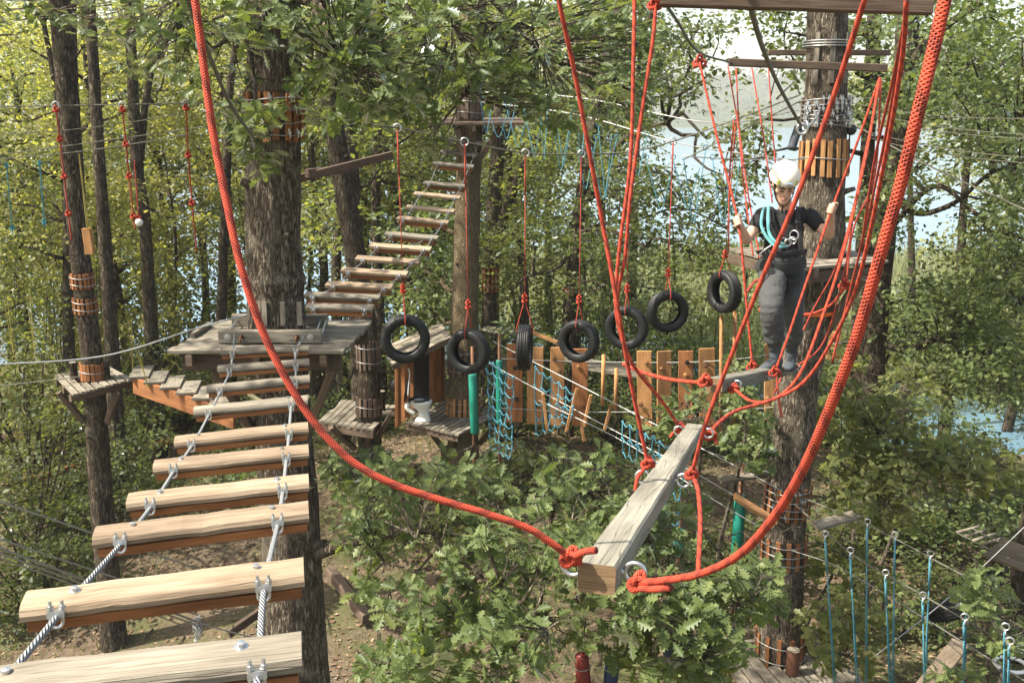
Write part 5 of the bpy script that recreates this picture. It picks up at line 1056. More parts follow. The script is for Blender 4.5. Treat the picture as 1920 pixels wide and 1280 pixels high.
# toilet
tc_ = WZ(790, 789, zt+.022); to = thing('toilet', tc_, 'white ceramic toilet standing on the deck with its black lid up', 'toilet')
def loft(mb, rings, n=20, cap=True, mi=0):
    """rings: (centre, side vector, front vector)"""
    vs = []; fs = []
    for c, a, b in rings:
        for k in range(n): t = 2*math.pi*k/n; vs.append(Vector(c)+Vector(a)*math.cos(t)+Vector(b)*math.sin(t))
    for i in range(len(rings)-1):
        for k in range(n): k2 = (k+1) % n; fs.append([i*n+k, i*n+k2, (i+1)*n+k2, (i+1)*n+k])
    if cap: fs.append(list(range(n))[::-1]); fs.append([(len(rings)-1)*n+k for k in range(n)])
    return mb.add(vs, fs, None, mi)
T = lambda x, y, z: tc_+Vector((x, y, z))
mb = MB(); loft(mb, [(T(.03+ox, 0, z), (a, 0, 0), (0, b, 0)) for z, a, b, ox in ((0, .15, .11, 0), (.03, .14, .10, 0), (.12, .095, .08, .02), (.2, .105, .09, .01), (.27, .16, .14, -.02), (.34, .195, .165, -.03), (.385, .205, .175, -.03), (.39, .15, .13, -.03), (.33, .11, .1, -.03), (.28, .03, .03, -.03))]); mb.build('bowl', WHITEC, to, smooth=True)
MB().tube(cr([T(-.2, 0, .33), T(-.25, .0, .27), T(-.2, 0, .19), T(-.11, 0, .15)], 5), .045, 10).build('trap', WHITEC, to, smooth=True)
mb = MB(); mb.lathe([(.125, 0), (.2, 0), (.205, .012), (.2, .024), (.125, .024)], T(-.03, 0, .392), (0, 0, 1), 28, True, ell=.86); mb.build('seat', BLACKP, to, smooth=True)
mb = MB(); loft(mb, [(T(-.24, 0, .56), (0, .17, 0), (.03, 0, .2)), (T(-.27, 0, .565), (0, .17, 0), (.03, 0, .2))], 24); mb.build('lid', BLACKP, to)
MB().lathe([(0, -.05), (.13, -.05), (.15, 0), (.13, .05), (0, .05)], T(-.42, .1, .62), (.2, -1, 0), 20).build('cistern', BLACKP, to, smooth=True)
# green padded poles
for x0, y0, x1, y1, Y, r, lb in ((886, 700, 890, 812, 15.7, .07, 'green padded pole in front of the tan trunk'), (936, 675, 937, 795, 16.6, .06, 'green padded pole behind the blue cargo net'), (1388, 928, 1380, 1055, 12.6, .075, 'green padded pole left of the right trunk'), (1274, 990, 1270, 1040, 12.2, .06, 'green padded pole showing through leaves beside the near beam')):
    rt = thing('padded_pole', WY(x1, y1, Y), lb, 'padded pole'); a, b = WY(x0, y0, Y), WY(x1, y1, Y)
    MB().tube([a, a.lerp(b, .02), a.lerp(b, .5), b.lerp(a, .02), b], [r*.85, r, r*1.02, r, r*.85], 18).build('padding', GREENPAD, rt, smooth=True); MB().tube([a+Vector((0, 0, .45)), gp(b.x, b.y)], r*.4, 8).build('pole', RUST, rt, smooth=True)
    MB().plank(a+Vector((r, -.01, 0)), b+Vector((r, -.01, 0)), .008, .012, (0, -1, 0)).build('zip', BLACKP, rt)
# ------------------------------------------------------------------ right deck behind the person
zr = WY(1520, 480, 12.2).z
RA, RB, RC, RD = WZ(1367, 468, zr), WZ(1512, 504, zr), WZ(1664, 491, zr), WZ(1545, 458, zr)
rd_ = deck('platform', (RB, RC, RD, RA), 12, .035, WOOD_GREY, 'weathered deck round the right trunk directly behind the person', hole=(at_z('right', zr)[0], .33))
for a_, b_ in ((RA, RB), (RB, RC)):
    n_ = (b_-a_).normalized(); MB().plank(a_+Vector((0, .05, -.11))+n_*.05, b_+Vector((0, .05, -.11))-n_*.05, .05, .13, (0, 0, 1)).build('edge_beam', WOOD_BROWN, rd_)
c_, r_ = at_z('right', zr-1.0)
for p in (RC.lerp(RD, .3), RB.lerp(RC, .7)): MB().plank(p+Vector((0, 0, -.16)), c_+Vector((.2, -.1, 0)), .09, .11, (0, -1, 0)).build('brace', WOOD_BROWN, rd_)
# spreader bars
for (x0, y0, x1, y1, d, w, h, lb, m_) in ((1236, -6, 1745, 10, 4.4, .07, .085, 'thick brown overhead beam at the top right corner of the view', WOOD_BROWN), (1366, 117, 1662, 128, 11.0, .08, .085, 'lower of the two spreader bars crossing the right trunk', WOOD_BROWN), (1440, 99, 1668, 99, 12.9, .08, .07, 'upper shorter spreader bar crossing the right trunk', WOOD_BROWN)):
    tag(MB().plank(W(x0, y0, d), W(x1, y1, d), w, h, (0, 0, 1), segs=6, jit=.002).build('spreader_beam', m_), lb, 'beam')
# ------------------------------------------------------------------ beams of the rope walk
def walk_beam(p0, p1, w, h, label, eyes):
    rt = thing('swing_beam', p0, label, 'beam', None); t = (p1-p0).normalized(); up = Vector((0, 0, 1)); up = (up-t*up.z).normalized(); side = t.cross(up)
    b = MB(); b.plank(p0, p1, w, h, up, segs=14, jit=.0012, bev=.09); b.build('beam', WOOD_BEAM, rt)
    MB().plank(p0-t*.004, p0+t*.001, w*.985, h*.985, up, segs=1, bev=.1).build('end_grain', WOOD_END, rt)
    out = []
    for f, s_ in eyes:
        c = p0.lerp(p1, f)+side*s_*w/2; e = eye_mb(c, side*s_, .024, .0055, .022); e.build('eye_bolt', ZINC, rt, smooth=True); out.append(c+side*s_*.075)
    return rt, out, t
b0 = W(1119, 1085, 2.22); b1 = W(1303, 806, 5.15)
nb, E, tb = walk_beam(b0, b1, .086, .066, 'long cracked grey beam running away from the lower middle of the view', [(.03, -1), (.03, 1), (.47, -1), (.47, 1), (.97, -1), (.97, 1)])
c0 = W(1340, 722, 6.1); c1 = W(1486, 689, 8.6)
pb, E2, tb2 = walk_beam(c0, c1, .10, .085, 'grey swinging beam the person is standing on', [(.02, -1), (.10, 1), (.5, 1), (.5, -1), (.97, 1), (.97, -1)])
def rope(pts, r, label, kn=None, tail=None, material=RED, group='red ropes of the swinging beam walk', k=10, R=None, cat='rope', ax=(0, 1, 0)):
    P = cr(pts, k); rt = thing('red_rope', P[-1], label, cat, group)
    MB().tube(P, r, 12).build('strand', material, rt, smooth=True)
    if kn is not None: mb = MB(); knot(mb, kn, r*.95, R or r*3.4, ax); knot(mb, kn+Vector((r, 0, r*.8)), r*.95, (R or r*3.4)*.8, (1, .4, .3)); mb.build('knot', material, rt, smooth=True)
    if tail: MB().tube(cr(tail, 6), r, 10).build('tail', material, rt, smooth=True)
    return rt
P = lambda L: [W(*q) for q in L]
k0 = W(1070, 1046, 2.2)
rope(P([(355, -60, 1.95), (364, -10, 1.97), (374, 60, 1.98), (398, 240, 2.0), (425, 380, 2.0), (452, 500, 2.0), (492, 620, 2.02), (545, 725, 2.04), (600, 805, 2.06), (665, 868, 2.08), (740, 908, 2.1), (830, 938, 2.12), (920, 965, 2.14), (990, 990, 2.16), (1040, 1022, 2.18)])+[k0], .0078, 'thick red braided rope sweeping across the left half down to the near beam', k0, P([(1078, 1042, 2.16), (1095, 1034, 2.14), (1118, 1031, 2.12)]), R=.021)
k1 = W(1197, 1092, 2.2)
rope(P([(1790, -60, 1.15), (1772, 0, 1.16), (1750, 95, 1.17), (1724, 200, 1.18), (1690, 340, 1.22), (1650, 480, 1.26), (1610, 620, 1.32), (1562, 750, 1.4), (1505, 880, 1.52), (1450, 970, 1.66), (1385, 1040, 1.82), (1310, 1076, 1.98), (1240, 1088, 2.12)])+[k1], .0078, 'thickest red rope with black flecks curving down the right side to the near beam', k1, P([(1200, 1103, 2.18), (1225, 1104, 2.14), (1258, 1101, 2.1)]), R=.021)
kk = W(1215, 868, 3.35); rope(P([(1040, -60, 2.7), (1052, 20, 2.75), (1078, 140, 2.85), (1106, 290, 2.95), (1132, 430, 3.05), (1158, 575, 3.1), (1178, 690, 3.2), (1200, 800, 3.3)])+[kk], .0068, 'straight red rope slanting down to the left side of the near beam', kk, P([(1208, 878, 3.33), (1196, 895, 3.3), (1191, 920, 3.3)]), R=.021)
kk = W(1297, 888, 3.4); rope(P([(1640, -60, 2.3), (1618, 10, 2.4), (1560, 190, 2.6), (1490, 380, 2.75), (1430, 520, 2.9), (1370, 670, 3.1), (1325, 790, 3.25)])+[kk], .0072, 'straight red rope crossing the chest of the person down to the near beam', kk, P([(1300, 895, 3.38), (1309, 920, 3.3), (1313, 980, 3.1), (1310, 1050, 2.9), (1308, 1076, 2.85)]), R=.021)
kk = W(1276, 803, 5.1)
rope(P([(1190, -40, 4.4), (1188, 100, 4.4), (1182, 300, 4.5), (1160, 480, 4.6), (1156, 590, 4.7), (1185, 680, 4.8), (1240, 750, 5)])+[kk], .0085, 'left one of two thin red ropes joining over the fifth tyre', kk, P([(1270, 806, 5.1), (1262, 812, 5.1), (1256, 820, 5.1)]))
rope(P([(1229, -30, 4.4), (1226, 60, 4.4), (1205, 200, 4.45), (1183, 360, 4.5), (1172, 480, 4.6), (1158, 560, 4.7), (1170, 640, 4.75), (1186, 684, 4.8)]), .0085, 'right one of two thin red ropes joining over the fifth tyre', W(1227, 8, 4.4))
kk = W(1332, 815, 5.15); rope(P([(1700, 0, 3.5), (1690, 120, 3.8), (1655, 320, 4.3), (1605, 540, 4.9), (1548, 660, 5.3), (1500, 722, 5.5), (1440, 752, 5.5), (1380, 770, 5.4), (1345, 795, 5.2)])+[kk], .0095, 'red rope from the overhead beam curving round to the far end of the near beam', kk, P([(1338, 820, 5.15), (1345, 832, 5.15)]))
kk = W(1376, 728, 6.2); rope(P([(1649, 150, 6.5), (1622, 300, 6.3), (1582, 470, 6.1), (1540, 600, 6.0), (1500, 700, 5.9), (1455, 746, 5.9), (1410, 752, 6.0)])+[kk], .0092, 'doubled red rope ending at the near corner of the beam under the person', kk)
kk = W(1322, 714, 6.05); rope(P([(1168, 682, 6.6), (1200, 696, 6.5), (1250, 710, 6.3), (1300, 716, 6.1)])+[kk], .012, 'short red rope coming in from the left to the beam under the person', kk)
# ropes held by the person
HL = W(1384, 416, 7.45); HR = W(1560, 392, 7.45)
kk = W(1411, 686, 7.6); rope([W(1310, 110, 7.9), W(1345, 260, 7.7)]+[HL]+P([(1398, 550, 7.5)])+[kk], .0092, 'red rope gripped by the hand at the left of the person', kk, R=.045)
mb = MB(); knot(mb, W(1312, 116, 7.9), .012, .05); mb.tube([W(1312, 116, 7.9), W(1300, 128, 7.9)], .012, 8); tag(mb.build('rope_knot', RED2, smooth=True), 'loose ended red knot at the top of the rope in the left hand side', 'knot')
kk = W(1453, 697, 7.3); rope([W(1650, 145, 7.2), W(1610, 260, 7.3)]+[HR]+P([(1510, 535, 7.3), (1478, 630, 7.25)])+[kk], .0092, 'red rope gripped by the hand at the right of the person', kk, R=.045)
for (pts, lb) in (([(1365, 125, 10.5), (1385, 240, 10), (1402, 360, 9.4), (1428, 500, 8.9)], 'first thin red rope behind the left arm from the spreader bar'), ([(1380, 128, 10.6), (1390, 300, 9.8), (1412, 480, 9.2)], 'second thin red rope behind the left arm from the spreader bar'), ([(1410, 128, 10.8), (1432, 260, 10.4), (1448, 380, 10)], 'thin dark red rope ending behind the shoulder'),
                  ([(1441, 128, 10.9), (1450, 260, 10.8), (1460, 380, 10.4)], 'thin dark red rope straight behind the helmet'), ([(1376, 225, 9.5), (1368, 330, 9.6), (1366, 470, 9.7)], 'thin red rope hanging over the seventh tyre'),
                  ([(1652, 150, 7.5), (1605, 370, 7.8), (1585, 500, 8.0), (1545, 640, 8.3), (1490, 690, 8.5)], 'first of the rope fan right of the person'), ([(1652, 150, 7.6), (1640, 330, 7.8), (1600, 430, 8.0), (1586, 540, 8.1)], 'second of the rope fan right of the person'),
                  ([(1648, 150, 7.6), (1630, 260, 7.7), (1575, 480, 8.0), (1520, 590, 8.3), (1450, 740, 8.3)], 'third of the rope fan right of the person'), ([(1700, 20, 4.2), (1665, 230, 5.2), (1625, 420, 6), (1590, 560, 6.6), (1560, 680, 6.9)], 'fourth and steepest of the rope fan right of the person'),
                  ([(1700, 20, 4.1), (1672, 160, 4.8), (1640, 300, 5.4), (1614, 470, 6.1)], 'fifth rope of the fan, close beside the steepest')):
    rope(P(pts), .0075, lb, material=RED2, k=8)
kk = W(1584, 534, 8.1); rope(P([(1586, 536, 8.1), (1560, 570, 8.4), (1530, 586, 8.8), (1508, 590, 9.0)]), .012, 'slack red rope hooked from the fan knot to the orange strap', kk, R=.05)
rope(P([(1455, 700, 7.3), (1462, 760, 7.3), (1466, 782, 7.3)]), .008, 'short red tail hanging under the beam of the person', material=RED2)
rope(P([(1398, 550, 9), (1420, 525, 9), (1436, 545, 9), (1424, 585, 9)]), .012, 'orange red loop behind the knee of the person', material=RED2)
c_, r_ = at_py('right', 582); mb = MB()
mb.tube([c_+Vector((math.cos(q)*(r_+.02), math.sin(q)*(r_+.02), 0)) for q in [math.pi+math.pi*i/12 for i in range(13)]], .03, 6); tag(mb.build('strap', ORANGEP, smooth=True), 'orange strap round the right trunk below its deck', 'strap')
tag(MB().plank(WY(1503, 540, 11.7), WY(1502, 592, 11.7), .07, .02, (0, -1, 0)).build('sign_board', WOOD_GREY), 'small grey board on the trunk right of the trouser leg', 'board')
# harness gear hanging on the right trunk
mb = MB(); mb.tube(cr([W(1498, 238, 11.3), W(1490, 260, 11.3), W(1484, 280, 11.3)], 4), [.05]*8+[.065], 8); o = mb.build('hanging_sleeve', SHOE, smooth=True); tag(o, 'grey blue cloth sleeve hanging left of the collared trunk', 'cloth')
mb = MB(); mb.ball(W(1596, 243, 11.8), .07, 10, (1, .6, 1)); mb.tube([W(1593, 250, 11.8), W(1592, 325, 11.8)], .008, 6); tag(mb.build('pulley', BLACKP, smooth=True), 'black pulley with a hanging cord right of the collared trunk', 'pulley')
# ------------------------------------------------------------------ bottom right deck, stub, steps, tyres, small ladder
zb = WY(1470, 1235, 12.1).z
BA, BB, BC, BD = WZ(1340, 1225, zb), WZ(1420, 1330, zb), WZ(1660, 1310, zb), WZ(1500, 1165, zb)
bd = deck('platform', (BD, BC, BB, BA), 9, .035, WOOD_GREY, 'low sunlit deck round the foot of the right trunk at the bottom', gap=.035, hole=(at_z('right', zb)[0], .32))
c = WZ(1485, 1262, zb+.02); rt = thing('log_stub', c, 'reddish log stub standing on the bottom deck right of the trunk foot', 'log'); MB().lathe([(.085, 0), (.088, .15), (.083, .34)], c, n=16).build('stem', plain('red_brown_log', (.11, .045, .025), .8, 0, .25, 20), rt, smooth=True); MB().lathe([(0, .343), (.083, .343)], c, n=16).build('cut_top', WOOD_GREY, rt)
for (x0, y0, x1, y1, Y0, Y1, w, lb, m_) in ((1350, 900, 1442, 886, 12.4, 12.6, .13, 'hanging step board left of the right trunk, upper', WOOD_GREY), (1377, 930, 1455, 978, 11.4, 11.4, .12, 'brown hanging step board touching the right trunk, lower', WOOD_TAN), (1528, 986, 1614, 962, 11.2, 11.6, .15, 'hanging step board just right of the right trunk', WOOD_GREY),
                          (1735, 1290, 1800, 1206, 8.0, 9.2, .17, 'large pale step board hanging over the sandy path', WOOD_PALE), (1655, 1230, 1700, 1170, 20, 20, .01, '', None)):
    if m_ is None: continue
    tag(MB().plank(WY(x0, y0, Y0), WY(x1, y1, Y1), w, .045, (0, -.3, 1), segs=4, jit=.002).build('hanging_step', m_), lb, 'step board')
zz = WY(1880, 1040, 13.5).z
deck('platform', (WZ(1842, 1042, zz), WZ(1960, 1085, zz), WZ(1960, 1040, zz), WZ(1885, 1010, zz)), 4, .04, WOOD_WORN, 'corner of a deck cut by the right edge of the view')
rt = thing('trunk', gp(WY(1925, 1040, 14).x, 14), 'trunk at the right edge standing on the cut off deck', 'tree'); bx = WY(1925, 1040, 14).x; MB().tube([(bx, 14, gh(bx, 14)-.2), (bx+.02, 14, 2), (bx+.1, 14, 4)], [.2, .17, .15], 14).build('stem', BARK_DARK, rt, smooth=True)
rt = thing('log_ladder', WY(1860, 1040, 13.5), 'small bridge of round rungs leading to the cut off deck', 'ladder bridge')
la, lb_ = [WY(1793, 998, 15.5), WY(1893, 1048, 13.6)], [WY(1822, 990, 15.5), WY(1915, 1035, 13.8)]
for k in range(7): f = k/6; MB().tube([la[0].lerp(la[1], f), lb_[0].lerp(lb_[1], f)+Vector((.12, 0, .03))], .028, 8).build('rung', WOOD_GREY, rt, smooth=True)
for a_ in (la, lb_): MB().tube([a_[0], a_[1]], .01, 6).build('side_cable', WIRE, rt)
for px, py, Y, s_, lb in ((1828, 1150, 11.6, 1.1, 'black tyre lying on the path behind the corner leaves'), (1872, 1098, 13.0, 1.15, 'black tyre half hidden below the cut off deck')):
    p = WY(px, py, Y); p.z = gh(p.x, Y)+.35 if 0 else p.z; r = dup(tp_, p+Vector((0, 0, .1)), (math.radians(60), 0, math.radians(30)), lb, s_); r['group'] = 'black tyres low at the right'; r.name = 'ground_tyre'
mb = MB(); p = WZ(1895, 1245, .35); mb.torus(p, .22, .03, (0, 0, 1), 26, 8); tag(mb.build('white_ring', WHITEC, smooth=True), 'white ring lying at the lower right corner', 'ring')
deck('platform', (WY(1620, 765, 20), WY(1690, 778, 18.5), WY(1700, 765, 19.5), WY(1640, 756, 21)), 4, .04, WOOD_GREY, 'distant small walkway among leaves right of the right trunk')
# pads hanging low
for x0, y0, x1, y1, Y, m_, lb in ((1266, 1178, 1252, 1232, 7.6, BLUEPAD, 'dark blue hanging pad, left of the two near the bottom deck'), (1390, 1142, 1378, 1186, 9.6, BLUEPAD, 'dark blue hanging pad beside the foot of the right trunk'), (1090, 1222, 1096, 1300, 7.2, REDPAD, 'dark red hanging pad at the bottom edge'), (1150, 1226, 1142, 1300, 7.2, BLUEPAD, 'dark blue hanging pad at the bottom edge beside the red one')):
    a, b = WY(x0, y0, Y), WY(x1, y1, Y); rt = thing('hanging_pad', b, lb, 'pad', 'pads hanging low among the leaves'); MB().tube(cr([a, a.lerp(b, .12), a.lerp(b, .5), a.lerp(b, .88), b], 4), [.02, .035, .045, .052, .056, .058, .06, .06, .06, .06, .058, .056, .052, .045, .035, .025, .015], 12).build('pad', m_, rt, smooth=True)
    MB().tube([a, a+Vector((.02, 0, .5))], .006, 5).build('cord', WIRE, rt); MB().torus(a.lerp(b, .35), .062, .005, (b-a), 16, 5).build('strap', WIRE, rt)
# timber on the ground, prop and rail fence
for x0, y0, x1, y1, lb in ((622, 1138, 690, 1208, 'short squared timber lying on the sunlit grass right of the stout oak'),):
    a, b = WZ(x0, y0, .25), WZ(x1, y1, .25); a.z = gh(a.x, a.y)+.16; b.z = gh(b.x, b.y)+.16; tag(MB().plank(a, b, .16, .18, segs=4, jit=.005).build('timber', WOOD_BROWN), lb, 'timber')
a, b = WZ(690, 1208, .4), WZ(880, 1160, .4); cable([a, b], .012, 'dark rope lying low from the end of the squared timber', RUST)
tag(MB().plank(WY(428, 1188, 9.0), WY(494, 1142, 9.3), .05, .09, (0, 0, 1)).build('prop_timber', WOOD_BROWN), 'short brown prop slanting up to the stout oak at lower left', 'timber')
rt = thing('rail_fence', WZ(150, 930, .4), 'low brown rail fence on the shaded slope at lower left', 'fence')
fp = [WZ(x, y, .2) for x, y in ((-60, 1015), (60, 985), (160, 955), (255, 925), (330, 905))]; fp = [gp(p.x, p.y) for p in fp]
for p in fp: MB().tube([p-Vector((0, 0, .1)), p+Vector((0, 0, 1.05))], .07, 10).build('post', WOOD_BROWN, rt, smooth=True)
for a_, b_ in zip(fp, fp[1:]):
    for z in (.5, .9): MB().plank(a_+Vector((0, -.07, z)), b_+Vector((0, -.07, z)), .05, .12, (0, 0, 1), segs=3, jit=.006).build('rail', WOOD_ORANGE if z > .8 else WOOD_BROWN, rt)
# dark timber ends high left of the stairs
for x0, y0, x1, y1, lb in ((556, 336, 735, 291, 'long dark board crossing behind the stout oak towards the right'), (575, 325, 640, 318, 'short dark board above the long one right of the stout oak')):
    tag(MB().plank(WY(x0, y0, 12), WY(x1, y1, 13), .05, .10, (0, 0, 1), segs=2).build('cross_board', WOOD_BROWN), lb, 'board')
rt = thing('hose_loop', WY(640, 720, 9.4), 'black cable loop hanging under the right corner of the square platform', 'cable'); 
for a_, b_ in (((615, 690), (665, 690)), ((590, 728), (640, 740))): MB().tube(sag(WY(*a_, 9.5), WY(*b_, 9.6), .18, 12), .008, 6).build('loop', BLACKP, rt, smooth=True)
tag(MB().tube(sag(WY(466, 738, 8.4), WY(580, 742, 8.5), .10, 12), [.02]*13, 6).build('yellow_strap', plain('pale_strap', (.55, .5, .28), .7)), 'pale yellow strap sagging behind the near bridge boards', 'strap')
# ------------------------------------------------------------------ the walking person
def fused(name, mbs, material, parent, voxel=.008, smooth_it=4, **tg):
    """join overlapping volumes into one continuous skin"""
    big = MB()
    for m in mbs: big.add(m.v, m.f)
    me = bpy.data.meshes.new('tmp'); me.from_pydata([tuple(v) for v in big.v], [], big.f)
    o = bpy.data.objects.new('tmp', me); COL.objects.link(o)
    bm_ = __import__('bmesh').new(); bm_.from_mesh(me); __import__('bmesh').ops.recalc_face_normals(bm_, faces=bm_.faces); bm_.to_mesh(me); bm_.free()
    r = o.modifiers.new('r', 'REMESH'); r.mode = 'VOXEL'; r.voxel_size = voxel
    s = o.modifiers.new('s', 'SMOOTH'); s.factor = .5; s.iterations = smooth_it
    bpy.context.view_layer.update(); dg = bpy.context.evaluated_depsgraph_get(); m2 = bpy.data.meshes.new_from_object(o.evaluated_get(dg))
    bpy.data.objects.remove(o); L = rootloc(parent)
    m2.transform(Matrix.Translation(-L)); m2.materials.clear(); m2.materials.append(material); m2.polygons.foreach_set('use_smooth', [True]*len(m2.polygons)); m2.name = name
    q = bpy.data.objects.new(name, m2); COL.objects.link(q); q.parent = parent; return tag(q, tg.get('label'))
def chain(pts, rs, k=5, n=14, ell=None, ref=(1, 0, 0)):
    """tapered round or oval limb; rs radii (side), ell depth ratio"""
    P_ = cr(pts, k); m = len(P_); R_ = [np.interp(i/(m-1)*(len(rs)-1), range(len(rs)), rs) for i in range(m)]
    E_ = [np.interp(i/(m-1)*(len(rs)-1), range(len(rs)), ell) if ell else 1 for i in range(m)]; mb = MB(); rings = []
    for i, p in enumerate(P_):
        t = (P_[min(i+1, m-1)]-P_[max(i-1, 0)]).normalized(); a = Vector(ref)-t*Vector(ref).dot(t); a.normalize(); b = t.cross(a); rings.append((p, a*R_[i], b*R_[i]*E_[i]))
    loft(mb, rings, n); mb.ball(P_[0], R_[0]*.98*min(1, E_[0]), 12); mb.ball(P_[-1], R_[-1]*.98*min(1, E_[-1]), 12); return mb
J = dict(hd=W(1470, 343, 7.60), nk=W(1474, 396, 7.78), ch=W(1470, 428, 7.80), wa=W(1466, 466, 7.80), pe=W(1464, 494, 7.80),
         sl=W(1433, 403, 7.76), sr=W(1514, 402, 7.80), el=W(1399, 449, 7.62), er=W(1553, 440, 7.70), hl=HL, hr=HR,
         pl=W(1449, 505, 7.78), pr=W(1483, 505, 7.84), kl=W(1446, 577, 7.42), kr=W(1486, 582, 7.80), al=W(1454, 656, 7.56), ar=W(1484, 660, 7.95))
ps = thing('person', W(1462, 684, 7.7), 'person in white helmet, black t-shirt, harness and grey joggers stepping along the swinging beam', 'person')
hdm = Matrix.Rotation(math.radians(30), 3, 'X')      # head bowed forward (towards the camera)
def H(x, y, z): return J['hd']+hdm @ Vector((x, y, z))
head = MB(); loft(head, [(H(0, oy, z), hdm @ Vector((a, 0, 0)), hdm @ Vector((0, b, 0))) for z, a, b, oy in ((-.150, .02, .02, -.066), (-.142, .036, .036, -.060), (-.122, .052, .058, -.044), (-.085, .064, .076, -.02), (-.04, .073, .089, -.004), (.01, .074, .094, .0), (.05, .076, .096, .004), (.09, .068, .085, .006), (.115, .045, .06, .006), (.125, .01, .015, .006))], 24)
head.ball(H(0, -.100, -.044), .015, 10, (.8, 1.1, 1.2)); head.tube([H(0, -.088, .008), H(0, -.103, -.038)], [.008, .012], 8)
head.ball(H(0, -.088, -.118), .022, 10, (1.2, .8, .7)); head.ball(H(-.024, -.082, .02), .018, 8, (1.3, .6, .4)); head.ball(H(.024, -.082, .02), .018, 8, (1.3, .6, .4))
head.ball(H(0, -.092, -.080), .014, 8, (1.5, .7, .5))
for s_ in (-1, 1): head.ball(H(s_*.076, .01, -.01), .03, 10, (.35, .7, 1.0)); head.ball(H(s_*.045, -.055, -.03), .028, 10, (1, .8, 1))
body = [head, chain([H(0, .02, -.07), J['nk'], J['ch']], [.052, .054, .07], 4), chain([J['nk']-Vector((0, 0, .06)), J['ch'], J['wa'], J['pe']], [.11, .135, .115, .14], 4, 18, [.7, .72, .75, .75])]
for s_, sh, e, h in ((-1, 'sl', 'el', 'hl'), (1, 'sr', 'er', 'hr')):
    wr = J[h]+(J[e]-J[h]).normalized()*.055; body.append(chain([J['nk']+Vector((s_*.06, 0, -.05)), J[sh], J[sh].lerp(J[e], .5), J[e], J[e].lerp(wr, .35), wr], [.05, .056, .046, .038, .040, .026], 5))
    # palm and fingers closing round the rope
    rd = ((W(1312, 112, 7.9) if s_ < 0 else W(1650, 145, 7.2))-J[h]).normalized(); c = J[h]; back = (wr-c).normalized(); back = (back-rd*back.dot(rd)).normalized(); sd = rd.cross(back).normalized()
    pc = c+back*.030; pm = MB(); loft(pm, [(pc-rd*.038, back*.014, sd*.022), (pc, back*.018, sd*.030), (pc+rd*.036, back*.015, sd*.026)], 12); body.append(pm); body.append(chain([wr, pc+back*.008], [.025, .024], 3, 10))
    for q in range(4):
        z = -.030+q*.0195; L_ = (.9, 1, 1.05, .85)[q]; b0_ = pc+rd*z+sd*.022; rr = .0088
        pts = [b0_-back*.0, b0_-back*.022*L_+sd*.006, c+rd*z-back*.020*L_+sd*.012, c+rd*z-back*.026+sd*-.004, c+rd*z-back*.018-sd*.020]
        body.append(chain(pts, [rr*1.1, rr*1.05, rr, rr*.92, rr*.8], 3, 8))
    tb0 = pc+rd*.030-sd*.018; body.append(chain([tb0, tb0-back*.022+rd*.018-sd*.004, c-back*.012+rd*.045+sd*.004], [.0115, .0105, .0085], 3, 8))
for s_, h_, k_, a_ in ((-1, 'pl', 'kl', 'al'), (1, 'pr', 'kr', 'ar')): body.append(chain([J['pe']+Vector((s_*.05, 0, 0)), J[h_], J[h_].lerp(J[k_], .5), J[k_], J[k_].lerp(J[a_], .35), J[a_]], [.09, .085, .07, .052, .052, .036], 4))
fused('body', body, SKIN, ps, .0062, 3)
# face details
for s_ in (-1, 1):
    MB().tube([H(s_*.050, -.079, .004), H(s_*.032, -.093, .012), H(s_*.014, -.096, .006)], [.003, .0055, .005], 6).build('eyebrow', HAIR, ps)
    MB().tube([H(s_*.047, -.081, -.014), H(s_*.032, -.092, -.019), H(s_*.017, -.092, -.014)], [.003, .0055, .003], 6).build('eyelashes', HAIR, ps)
MB().tube([H(-.024, -.093, -.083), H(0, -.105, -.081), H(.024, -.093, -.083)], [.003, .0068, .003], 6).build('lips', LIPS, ps, smooth=True)
MB().tube(cr([H(-.07, .02, .0), H(-.06, .07, -.04), H(0, .095, -.06), H(.06, .07, -.04), H(.07, .02, .0)], 4), .022, 8).build('hair', HAIR, ps, smooth=True)
for s_ in (-1, 1): MB().tube(cr([H(s_*.079, -.02, .06), H(s_*.079, -.03, .0), H(s_*.068, -.05, -.07)], 4), .007, 6).build('sideburn_hair', HAIR, ps, smooth=True)
# helmet
he = MB(); R1 = [(H(0, .012, z), hdm @ Vector((a, 0, 0)), hdm @ Vector((0, b, 0))) for z, a, b in ((.036, .112, .135), (.042, .114, .138), (.06, .113, .136), (.095, .106, .126), (.125, .09, .106), (.148, .066, .078), (.162, .036, .044), (.167, .008, .01))]
R1 = [(H(0, .016, .034), hdm @ Vector((.106, 0, 0)), hdm @ Vector((0, .129, 0)))]+R1; loft(he, R1, 32, cap=True); hm = he.build('helmet', HELM, ps, smooth=True)
for x in (-.075, .06):
    MB().plank(H(x, -.092-.012, .050), H(x+.002, -.085-.008, .082), .017, .010, hdm @ Vector((x*6, -1, .3))).build('clip', YEL, hm)
MB().tube([H(-.10, -.085, .085), H(-.06, -.118, .045), H(-.035, -.126, .034)], .0025, 5).build('lamp_strap', DARKINK, hm)
MB().tube([H(.10, -.085, .095), H(.075, -.11, .08)], .0025, 5).build('lamp_strap', DARKINK, hm)
